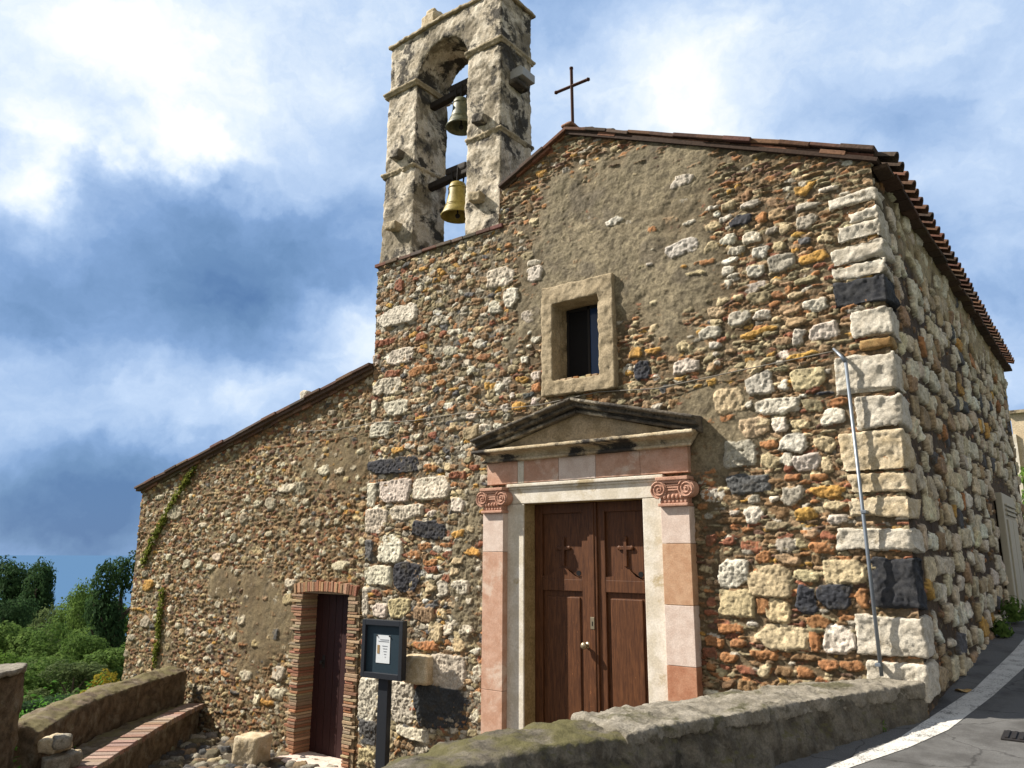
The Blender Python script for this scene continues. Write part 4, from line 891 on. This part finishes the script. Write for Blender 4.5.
m, t, b, p = mat_new('sea'); b.inputs['Base Color'].default_value = (.062, .125, .225, 1); b.inputs['Roughness'].default_value = .35
b.inputs['Specular IOR Level'].default_value = .0; M_sea = m
bm = bmesh.new(); bm.faces.new([bm.verts.new(v_) for v_ in ((-50000, -50000, -120), (-300, -50000, -120), (-300, 50000, -120), (-50000, 50000, -120))]); o = bm_obj('sea', bm, M_sea); o['kind'] = 'structure'

# forecourt: cobbles set in earth near the annex, earth elsewhere
W = Wall(-12.6, -5.6, -5.2, .06, .02)
W.M += -.01+W.n(.7)*.015; W.MC = mortar(W, (.10, .08, .055), (.15, .12, .085), (.07, .055, .035))
W.fill(1500, (.07, .15), (.06, .12), dict(g=.3, t=.2, d=.2, h=.2, c=.05, w=.02), (.015, .06), rot=.8, lim=.05)
W.fill(3000, (.03, .07), (.03, .06), dict(g=.3, t=.2, d=.2, h=.2, b=.1), (.0, .04), rot=.8)
H, C = W.finish(); C = C*.55
me = mesh_np('forecourt', np.stack([W.X, W.Z, -1.43+H], -1).reshape(-1, 3), grid_faces(W.nz, W.nx), C.reshape(-1, 3)); o = link('forecourt', me, M_mas, None, True); o['kind'] = 'structure'
bm = bmesh.new(); bm.faces.new([bm.verts.new(v_) for v_ in ((-12.6, -14, -1.46), (-.5, -14, -1.46), (-.5, .03, -1.46), (-12.6, .03, -1.46))]); o = bm_obj('forecourt_earth', bm, M_soil); o['kind'] = 'structure'

# ------------------------------------------------------------------ parapet by the road
def wall_solid(bm, inner, outer, ztops, zbot, crown=0.0, batter=0.0):
    rows = []
    for (a, b_, z) in zip(inner, outer, ztops):
        mid = ((a[0]+b_[0])/2, (a[1]+b_[1])/2)
        rows.append([bm.verts.new((a[0]+batter*(1.5-zbot if False else 1)*3.2, a[1]-batter*.32*3.2, zbot)), bm.verts.new((a[0], a[1], z-crown)), bm.verts.new((mid[0], mid[1], z)), bm.verts.new((b_[0], b_[1], z-crown)), bm.verts.new((b_[0], b_[1], zbot))])
    for A, B in zip(rows, rows[1:]):
        for k in range(5): bm.faces.new((A[k], A[(k+1) % 5], B[(k+1) % 5], B[k]))
    bm.faces.new(rows[0]); bm.faces.new(rows[-1][::-1])
FR = [(-.02, -.035), (-.15, -.26), (-.60, -1.36), (-1.05, -2.70), (-1.21, -3.19), (-1.36, -3.67), (-1.53, -4.24), (-1.62, -4.58), (-1.72, -4.92)]
BK_ = [(-.48, -.035), (-.58, -.2), (-1.10, -1.05), (-1.60, -2.40), (-1.80, -3.05), (-1.92, -3.45), (-2.06, -3.98), (-2.12, -4.40), (-2.00, -4.72)]
bm = bmesh.new(); wall_solid(bm, FR, BK_, [.45]*5+[.47, .46, .44, .41], -1.5, .03, .16)
par = worn('parapet_wall', bm, M_parapet, None, .022, .030, .20, 91, .012, .022)
props(par, 'low mossy concrete parapet wall between the road and the church forecourt', 'parapet')
bm = bmesh.new()
F2 = [(.0, -.04), (-.13, -.26), (-.57, -1.36), (-1.02, -2.70), (-1.19, -3.24)]; B2 = [(-.49, -.04), (-.60, -.2), (-1.12, -1.05), (-1.62, -2.40), (-1.80, -2.98)]
wall_solid(bm, F2, B2, [.52, .51, .50, .48, .48], .38, .018)
worn('coping_slab', bm, M_coping, par, .016, .016, .13, 92, .010, .014)

# ------------------------------------------------------------------ boundary wall, bench, pier at the drop
inn = [(-12.05, -.02), (-11.62, -.8), (-11.15, -1.6), (-10.6, -2.3), (-10.0, -2.9), (-9.3, -3.5)]
out = [(x-.42, y-.34) for x, y in inn]
bm = bmesh.new(); wall_solid(bm, inn, out, [-.37, -.39, -.42, -.44, -.45, -.47], -2.6, .07)
bw = worn('boundary_wall', bm, M_bwall, None, .03, .028, .20, 94, .012, .02)
props(bw, 'low rounded rubble wall above the wooded drop, joining the annex', 'wall')
bm = bmesh.new()
prism(bm, [(-9.45, -3.72), (-9.10, -3.92), (-8.45, -4.70), (-8.95, -5.2), (-9.75, -4.35)], 'z', -2.6, .20)
pier = worn('wall_pier', bm, M_bwall, None, .03, .035, .22, 95, .014, .03)
props(pier, 'dark tall rubble pier with flat slate top at the near end of the low wall', 'pier')
bm = bmesh.new(); prism(bm, [(-9.45, -3.70), (-9.07, -3.89), (-8.42, -4.70), (-8.95, -5.25), (-9.8, -4.35)], 'z', .19, .26)
worn('slate_cap', bm, M_lime if False else M_coping, pier, .02, .016, .12, 96)
# bench: rubble core with a brick front course
bin_ = [(-11.52, -.05), (-11.05, -.62), (-10.5, -1.2), (-9.77, -1.95), (-9.2, -2.55), (-8.5, -3.3)]
bout = [(-12.0, -.05), (-11.55, -.85), (-11.1, -1.6), (-10.5, -2.32), (-9.95, -2.9), (-9.2, -3.6)]
bm = bmesh.new(); wall_solid(bm, bin_, bout, [-.98]*6, -1.5, .02)
bench = worn('stone_bench', bm, M_bwall, None, .025, .02, .14, 97, .01); props(bench, 'long low stone seat with worn brick edge along the boundary wall', 'bench')
c = CB()
for (a0, a1), (b0, b1) in zip(zip(bin_, bin_[1:]), zip(bout, bout[1:])):
    L = math.hypot(a1[0]-a0[0], a1[1]-a0[1]); n = int(L/.155); an = math.atan2(a1[1]-a0[1], a1[0]-a0[0])
    for k in range(n):
        f = (k+.5)/n; x = a0[0]+(a1[0]-a0[0])*f; y = a0[1]+(a1[1]-a0[1])*f; bx = b0[0]+(b1[0]-b0[0])*f; by = b0[1]+(b1[1]-b0[1])*f
        x += (bx-x)*.22; y += (by-y)*.22
        c.box(jit(random.choice([(.25, .165, .125), (.22, .135, .10), (.28, .20, .155), (.24, .18, .14)]), .1), x-.074, x+.074, y-.16, y+.16, -1.03, -.945+random.gauss(0, .004), Matrix.Rotation(an+random.gauss(0, .01), 4, 'Z'), bev=.012)
c.done('brick_edge', M_brick, bench)
bm = bmesh.new(); box(bm, -9.38, -8.96, -.75, -.34, -1.46, -1.05, Matrix.Rotation(.35, 4, 'Z'), .05)
props(worn('stone_block', bm, M_limewarm, None, .018, .010, .12, 98), 'squared pale limestone block standing on the paving left of the small brick doorway', 'stone block')
# loose stones by the wall end
for i, (x, y, z, r) in enumerate(((-9.02, -3.28, -.86, .12), (-9.22, -3.18, -.88, .10), (-8.86, -3.48, -.84, .11), (-9.1, -3.40, -.68, .13), (-8.9, -3.42, -.62, .10))):
    bm = bmesh.new(); box(bm, x-r*1.3, x+r*1.3, y-r, y+r, z-r*.7, z+r*.7, Matrix.Rotation(i*.7, 4, 'Z'), .04)
    o = worn('wall_stone', bm, M_limewarm if i % 2 else M_coping, bw, .018, .016, .1, 101+i)

# ------------------------------------------------------------------ notice board
nb = thing('notice_board', (-6.62, -.40, -1.42), 'charcoal notice board on a post in front of the rubble wall', 'notice board')
RZ = Matrix.Rotation(R_(6), 4, 'Z')
def nbo(name, fn, mat, parent=nb):
    bm = bmesh.new(); fn(bm); bmesh.ops.transform(bm, matrix=Matrix.Translation((-6.55, -.40, 0)) @ RZ, verts=bm.verts); return bm_obj(name, bm, mat, parent)
nbo('post', lambda bm: box(bm, -.085, .085, .0, .09, -1.42, .0, None, .008), M_metal)
case = nbo('case', lambda bm: (box(bm, -.36, -.30, -.06, .04, -.03, .73, None, .006), box(bm, .30, .36, -.06, .04, -.03, .73, None, .006),
                              box(bm, -.30, .30, -.06, .04, .655, .73, None, .006), box(bm, -.30, .30, -.06, .04, -.03, .045, None, .006)), M_metal)
nbo('backing_panel', lambda bm: box(bm, -.30, .30, -.015, .03, .045, .655), M_case, nb)
pn = thing('paper_notice', (-6.62, -.43, .2), 'small white printed sheet pinned inside the charcoal notice board', 'notice')
nbo('sheet', lambda bm: box(bm, -.125, .115, -.020, -.017, .17, .53), M_paper, pn)
for k in range(5): nbo('print_line', lambda bm: box(bm, -.02+.012*k, .07-.006*k, -.0235, -.0205, .39-.035*k, .396-.035*k), M_ink, pn)
for k, (x0, x1) in enumerate(((-.06, .09), (-.09, .09))): nbo('print_line', lambda bm: box(bm, x0, x1, -.0235, -.0205, .470-.022*k, .477-.022*k), M_ink, pn)
nbo('print_picture', lambda bm: box(bm, -.105, -.065, -.0235, -.0205, .29, .40), M_inkc, pn)
for x in (-.115, .105): nbo('pin', lambda bm: bmesh.ops.create_icosphere(bm, subdivisions=1, radius=.012, matrix=Matrix.Translation((x, -.024, .522))), M_iron, pn)

# ------------------------------------------------------------------ pole and cable at the corner
pl_ = thing('leaning_pole', (-.38, -.12, .55), 'thin grey metal pole leaning against the corner stones above the parapet', 'pole')
bm = bmesh.new(); tube(bm, [(-.34, -.10, .54), (-.36, -.10, 1.6), (-.40, -.09, 3.50)], .017, 10); bm_obj('shaft', bm, M_pole, pl_, True)
bm = bmesh.new(); tube(bm, [(-.40, -.09, 3.49), (-.44, -.08, 3.56), (-.52, -.03, 3.66)], [.022, .018, .012], 8); bm_obj('bracket', bm, M_pole, pl_, True)
for z in (.62, 2.0):
    bm = bmesh.new(); box(bm, -.385, -.335, -.12, .0, z, z+.03, None, .004); bm_obj('pole_clip', bm, M_pole, pl_)
pts = [(-.50, -.045, 3.63)]; Q = [(-1.01, 3.60), (-1.51, 3.57), (-2.5, 3.50), (-3.31, 3.56), (-4.2, 3.50), (-5.49, 3.54), (-6.5, 3.53), (-7.40, 3.59)]
for x, z in Q: pts.append((x, -.05 if x > -7 else -.03, z))
pts += [(-7.6, -.03, 3.58), (-8.4, -.03, 3.57), (-9.17, -.03, 3.63)]
fine = []
for a, b_ in zip(pts, pts[1:]):
    for k in range(5): f = k/5; fine.append(tuple(a[i]+(b_[i]-a[i])*f for i in range(3)))
fine.append(pts[-1])
bm = bmesh.new(); tube(bm, fine, .0065, 6); props(bm_obj('wall_cable', bm, M_cable, None, True), 'thin grey cable strung across the rubble front from pole to annex', 'cable')

# ------------------------------------------------------------------ bells
def bell(name, x, y, ztop, r, h, mat, label, hz):
    b_ = thing(name, (x, y, ztop-h), label, 'bell', 'bells in the tower')
    pr_ = [(.001, 0), (r*.30, 0), (r*.46, -.03*h), (r*.54, -.12*h), (r*.58, -.40*h), (r*.68, -.65*h), (r*.86, -.86*h), (r, -.97*h), (r*.99, -h), (r*.93, -h), (r*.80, -.86*h), (r*.60, -.6*h), (r*.5, -.2*h), (.001, -.12*h)]
    bm = bmesh.new(); lathe(bm, [(a, ztop+z) for a, z in pr_], x, y, 28)
    bo = bm_obj('bell_body', bm, mat, b_, True)
    for z, rr in ((-.18, .565), (-.74, .755), (-.68, .71)):
        bm = bmesh.new(); tube(bm, [(x+r*rr*math.cos(a), y+r*rr*math.sin(a), ztop+z*h) for a in [2*math.pi*k/24 for k in range(25)]], .007, 5, False)
        bm_obj('moulded_band', bm, mat, bo, True)
    bm = bmesh.new(); tube(bm, [(x, y, ztop-.2*h), (x+.01, y, ztop-.98*h)], .012, 6); bmesh.ops.create_icosphere(bm, subdivisions=2, radius=.04, matrix=Matrix.Translation((x+.01, y, ztop-.98*h)))
    bm_obj('clapper', bm, M_iron, b_)
    bm = bmesh.new(); box(bm, -6.74, -5.53, y-.06, y+.06, hz-.04, hz+.07, Matrix.Rotation(-.05, 4, 'Y'), .02)
    box(bm, x-.22, x+.22, y-.075, y+.075, hz+.05, hz+.17, None, .03)
    bm_obj('headstock', bm, M_oldwood, b_)
    bm = bmesh.new()
    for dx in (-.07, .07): tube(bm, [(x+dx, y-.075, hz+.1), (x+dx*.7, y-.07, ztop-.01)], .014, 6); tube(bm, [(x+dx, y+.075, hz+.1), (x+dx*.7, y+.07, ztop-.01)], .014, 6)
    bm_obj('strap', bm, M_iron, b_)
bell('bell', -6.06, .39, 8.88, .245, .52, M_bronze, 'pale green bronze bell, the upper one under the tower arch', 9.0)
bell('bell', -6.10, .39, 7.40, .265, .58, M_bronze2, 'yellowish bronze bell, the lower one in the tower opening', 7.52)

# ------------------------------------------------------------------ small things
dz = road_z(-.3)
dc = thing('drain_cover', (.72, -.32, dz), 'small square iron drain cover set in the asphalt beside the white line', 'drain cover')
bm = bmesh.new(); box(bm, .58, .86, -.45, -.19, dz-.01, dz+.012, Matrix.Rotation(.075, 4, 'X'), .004); bm_obj('cover_frame', bm, M_iron, dc)
bm = bmesh.new()
for k in range(5): box(bm, .605+.05*k, .63+.05*k, -.425, -.215, dz+.008, dz+.022, Matrix.Rotation(.075, 4, 'X'), .003)
bm_obj('cover_bar', bm, M_iron, dc)
bm = bmesh.new(); vs = []
for k in range(12):
    a = 2*math.pi*k/12; r = .05*(1+.25*math.sin(3*a)); vs.append(bm.verts.new((.11+1.4*r*math.cos(a), 1.1+r*math.sin(a), road_z(1.1)+.012+.012*math.sin(2*a))))
bm.faces.new(vs); r_ = bmesh.ops.extrude_face_region(bm, geom=list(bm.faces)); bmesh.ops.translate(bm, vec=(0, 0, .003), verts=[v_ for v_ in r_['geom'] if isinstance(v_, bmesh.types.BMVert)])
props(bm_obj('fallen_leaf', bm, mat_flat('dry leaf', (.36, .24, .10), .8)), 'curled dry leaf lying on the shaded road edge', 'leaf')
bm = bmesh.new(); box(bm, -9.34, -9.12, .0, .22, annex_z(-9.23)+.07, annex_z(-9.23)+.26, None, .04)
props(worn('roof_stone', bm, M_lime, None, .018, .02, .1, 120), 'pale lump of stone weighing down the annex roof edge', 'stone')

# ------------------------------------------------------------------ leaves
def leaf_mesh(name, pts, nrm, size, tone, seed=0, aspect=.55):
    r = np.random.default_rng(seed); n = len(pts); pts = np.asarray(pts); nrm = np.asarray(nrm)
    nn = nrm+r.normal(size=(n, 3))*.55; nn /= np.linalg.norm(nn, axis=1)[:, None]+1e-9
    a = np.cross(nn, r.normal(size=(n, 3))); a /= np.linalg.norm(a, axis=1)[:, None]+1e-9; b = np.cross(nn, a)
    s = (size*r.uniform(.6, 1.35, n))[:, None]; a = a*s; b = b*s*aspect
    bend = nn*s*.25
    P = np.stack([pts-a-bend*.6, pts+b*.9, pts+a-bend*.6, pts-b*.9], 1).reshape(-1, 3)
    col = np.repeat(np.asarray(tone).reshape(-1, 1), 4, 0)*np.ones((1, 3))
    return mesh_np(name, P, np.arange(4*n).reshape(n, 4), col)
def crown_mesh(name, seed, n=15000, lobes_=22, leaf=.036, tall=1.0):
    r = np.random.default_rng(seed); P = []; N = []; T = []
    for k in range(lobes_):
        th = r.uniform(0, 6.283); zz = r.uniform(-.75, .75); rad = .62*math.sqrt(max(.05, 1-zz*zz*.9))*r.uniform(.5, 1.0)
        c0 = np.array([rad*math.cos(th), rad*math.sin(th), zz*tall]); lr = r.uniform(.22, .40); m_ = int(n/lobes_)
        d = r.normal(size=(m_, 3)); d /= np.linalg.norm(d, axis=1)[:, None]
        rr = lr*(1-.35*r.random(m_)**2)*(1+.22*np.sin(d[:, 0]*7+k)*np.cos(d[:, 2]*6+k))
        P.append(c0+d*rr[:, None]*np.array([1, 1, .85])); N.append(d+np.array([0, 0, .35])); T.append(np.clip(r.uniform(.2, .8)+r.normal(size=m_)*.18, 0, 1))
    return leaf_mesh(name, np.concatenate(P), np.concatenate(N), leaf, np.concatenate(T), seed)
LEAF = {'dark': mat_leaf('dark foliage', (.022, .050, .020), (.050, .095, .035)), 'mid': mat_leaf('mid foliage', (.062, .116, .026), (.130, .200, .048)),
        'grn': mat_leaf('fresh foliage', (.075, .140, .024), (.14, .235, .045)), 'yel': mat_leaf('yellowing foliage', (.20, .17, .016), (.32, .25, .035)),
        'olv': mat_leaf('olive foliage', (.065, .095, .036), (.125, .165, .06))}
CM = [crown_mesh('crown', 200+k, tall=1.0) for k in range(4)]
crown_by = {}
def crown_data(k, kind):
    if (k, kind) not in crown_by:
        d = CM[k].copy(); d.materials.clear(); d.materials.append(LEAF[kind]); crown_by[(k, kind)] = d
    return crown_by[(k, kind)]
def trunk_mesh(seed):
    r = random.Random(seed); bm = bmesh.new()
    tube(bm, [(0, 0, 0), (.02, .01, .3), (.0, .02, .6), (.03, 0, .92)], [.06, .05, .038, .012], 8)
    for k in range(6):
        a = r.uniform(0, 6.28); z = r.uniform(.35, .75)
        tube(bm, [(.01, .01, z), (.12*math.cos(a), .12*math.sin(a), z+.08), (.26*math.cos(a), .26*math.sin(a), z+.2)], [.025, .016, .006], 6)
    me = bpy.data.meshes.new('trunk'); bm.to_mesh(me); bm.free(); me.materials.append(M_trunk); return me
TM = [trunk_mesh(k) for k in range(3)]
CX, CY = 1.546, -8.0
def az(px):
    a = math.atan((px-512)/786.0)-YAW; return math.sin(a), math.cos(a)
def tree(px, d, top_py, r, kind, k, label, group='trees on the slope beyond the low wall'):
    dx, dy = az(px); x, y = CX+dx*d, CY+dy*d; top = 1.6-(top_py+7-553)/770.0*d*1.0; zb = hill_z(x, y)-.1; h = top-zb
    t = thing('tree', (x, y, zb), label, 'tree', group)
    tr = bpy.data.objects.new('trunk', TM[k % 3]); COL.objects.link(tr); tr.parent = t; tr.scale = (h*.55, h*.55, h*.9)
    hh = h*.44
    cr_ = bpy.data.objects.new('crown', crown_data(k % 4, kind)); COL.objects.link(cr_); cr_.parent = t
    cr_.location = (0, 0, h-hh*1.0); cr_.scale = (r, r, hh); cr_.rotation_euler = (0, 0, k*1.7+px)
TR = [
 (3, 74, 549, 3.6, 'dark', 'tall dark tree at the left edge, its crown breaking the sea horizon'),
 (22, 78, 553, 3.0, 'dark', 'slender dark tree rising above the horizon between two dark neighbours'),
 (41, 72, 553, 2.3, 'dark', 'narrow dark tree standing at the edge of the open sea view'),
 (14, 60, 578, 2.6, 'dark', 'dark bushy tree below the three tall ones at the left'),
 (126, 34, 545, 1.5, 'dark', 'dark tree close to the annex corner, highest on the right of the slope'),
 (101, 46, 566, 1.8, 'mid', 'round green tree just below the dark one by the annex corner'),
 (84, 50, 577, 1.7, 'mid', 'medium green tree at the foot of the sea gap, right of the yellowish one'),
 (66, 54, 588, 1.9, 'olv', 'olive toned tree in the lowest dip of the skyline'),
 (114, 36, 584, 1.3, 'grn', 'bright green tree under the dark tree by the annex wall'),
 (52, 44, 602, 2.2, 'olv', 'greyish green tree in the middle of the slope, below the dip'),
 (22, 42, 603, 2.3, 'mid', 'broad green tree below the dark group at the left'),
 (82, 36, 604, 1.9, 'mid', 'rounded green tree in the centre of the slope'),
 (104, 31, 612, 1.5, 'mid', 'rounded green tree beside the annex wall, under the bright one'),
 (3, 34, 622, 1.8, 'grn', 'light green tree half out of frame above the dark pier'),
 (38, 31, 632, 1.7, 'olv', 'grey green bushy tree right above the pier top'),
 (64, 29, 628, 1.6, 'mid', 'dense green tree above the grass at the middle of the low wall'),
 (90, 27, 634, 1.5, 'olv', 'soft grey green tree left of the yellow bush'),
 (120, 22, 640, .95, 'yel', 'yellow leaved bushy tree against the annex corner'),
 (8, 23, 646, .95, 'yel', 'yellow green bush looking over the dark pier'),
 (50, 23, 660, 1.35, 'dark', 'dark green bush just beyond the near end of the low wall'),
 (82, 22, 662, 1.25, 'dark', 'dark green bush behind the grass, left of the yellow tree'),
 (25, 20, 668, 1.2, 'mid', 'low green bush hidden behind the pier'),
 (104, 19, 668, .9, 'mid', 'low green bush below the yellow tree behind the wall'),
 (112, 52, 588, 3.2, 'mid', 'broad green tree behind the trunk of the dark tree at the annex corner'),
 (124, 30, 622, 1.7, 'mid', 'green tree half hidden behind the annex wall under the dark one'),
]
for k, (px, d, top, r, kind, lab) in enumerate(TR): tree(px, d, top, r, kind, k, lab)
# weeds along the outer foot of the low wall
P = []; N = []
for i in range(5200):
    f = random.random(); a = random.gauss(0, 1); x = -12.3+3.4*f-random.uniform(.3, 1.9); y = -.3-3.5*f-random.uniform(-.1, 1.0)
    hmax = .55+.35*math.sin(x*5+y*3)*math.cos(y*4.1)
    P.append((x, y, -1.55+random.random()**.7*(hmax+.15))); N.append((0, -.2, 1))
me = leaf_mesh('grass', P, N, .045, np.random.default_rng(3).uniform(.1, 1, len(P)), 5, .4); o = link('grass', me, mat_leaf('bright weeds', (.045, .13, .018), (.11, .26, .04))); o['kind'] = 'stuff'; o['label'] = 'bright green weeds growing beyond the low wall'; o['category'] = 'weeds'
# creeper on the annex
def creeper(name, path, wid, n, label, seed):
    r = np.random.default_rng(seed); P = []
    path = np.array(path)
    for i in range(n):
        f = r.random()*(len(path)-1.001); k = int(f); p_ = path[k]+(path[k+1]-path[k])*(f-k)
        P.append((p_[0]+r.normal()*wid*(1-.4*f/len(path)), .05-r.uniform(.01, .09), p_[1]+r.normal()*wid*.8))
    me = leaf_mesh(name, P, np.tile([[0, -1, .4]], (n, 1)), .038, r.random(n), seed, .7)
    props(link(name, me, mat_leaf('creeper leaf', (.09, .12, .018), (.20, .21, .04))), label, 'creeper')
creeper('creeper', [(-12.5, 3.22), (-12.8, 2.95), (-13.2, 2.59), (-13.5, 2.2), (-13.85, 1.82), (-14.1, 1.40)], .045, 620, 'green creeper trailing down from the annex roof edge', 31)
creeper('creeper', [(-13.24, .95), (-13.26, .4), (-13.20, .0), (-13.25, -.45)], .035, 380, 'yellow green creeper in a strip low on the annex wall', 32)
# weeds at the side wall
def tuft(name, x, y, z, r, n, label, seed, kind=None):
    g = np.random.default_rng(seed); d = g.normal(size=(n, 3)); d /= np.linalg.norm(d, axis=1)[:, None]; d[:, 2] = abs(d[:, 2])
    P = np.array([x, y, z])+d*(r*g.random(n)**.5)[:, None]*np.array([.8, 1, 1.25])
    props(link(name, leaf_mesh(name, P, d, .05, g.random(n), seed, .4), kind or LEAF['grn']), label, 'weed')
tuft('weed', .16, 5.7, .70, .30, 260, 'leafy dark weed at the foot of the side wall before the pale door', 41, LEAF['mid'])
tuft('weed', -.27, -.62, .17, .07, 60, 'tiny weed at the foot of the parapet beside the road', 43, LEAF['mid'])
tuft('weed', .12, 4.5, .58, .18, 160, 'smaller weed at the foot of the side wall nearer the corner', 42, LEAF['mid'])

# ------------------------------------------------------------------ beyond the chapel
hs = thing('house', (2.5, 30, 1), 'cream rendered house just showing behind the far end of the chapel', 'house')
bm = bmesh.new(); box(bm, -1.25, 8, 27, 36, .5, 7.0); bm_obj('wall', bm, M_house, hs)
bm = bmesh.new(); box(bm, -1.4, 8.15, 26.85, 36.15, 7.0, 7.12); bm_obj('roof_edge', bm, M_tile if False else M_ledge, hs)
bm = bmesh.new(); box(bm, -1.33, -1.15, 26.9, 27.05, .5, 6.2); bm_obj('corner_pilaster', bm, M_white, hs)
for x in (1.2, 4.2):
    bm = bmesh.new(); box(bm, x, x+1.0, 26.93, 27.1, 3.2, 4.8); f_ = bm_obj('window', bm, M_white, hs)
    bm = bmesh.new(); box(bm, x+.08, x+.92, 26.92, 26.935, 3.28, 4.72); bm_obj('pane', bm, M_glass, f_)
b_ = thing('bush', (-.1, 22.5, 1.2), 'leafy green tree in front of the cream house at the right edge', 'tree')
tr = bpy.data.objects.new('trunk', TM[0]); COL.objects.link(tr); tr.parent = b_; tr.scale = (1.6, 1.6, 3.5)
cr_ = bpy.data.objects.new('crown', crown_data(1, 'grn')); COL.objects.link(cr_); cr_.parent = b_; cr_.location = (0, 0, 2.4); cr_.scale = (1.25, 1.25, 1.7)
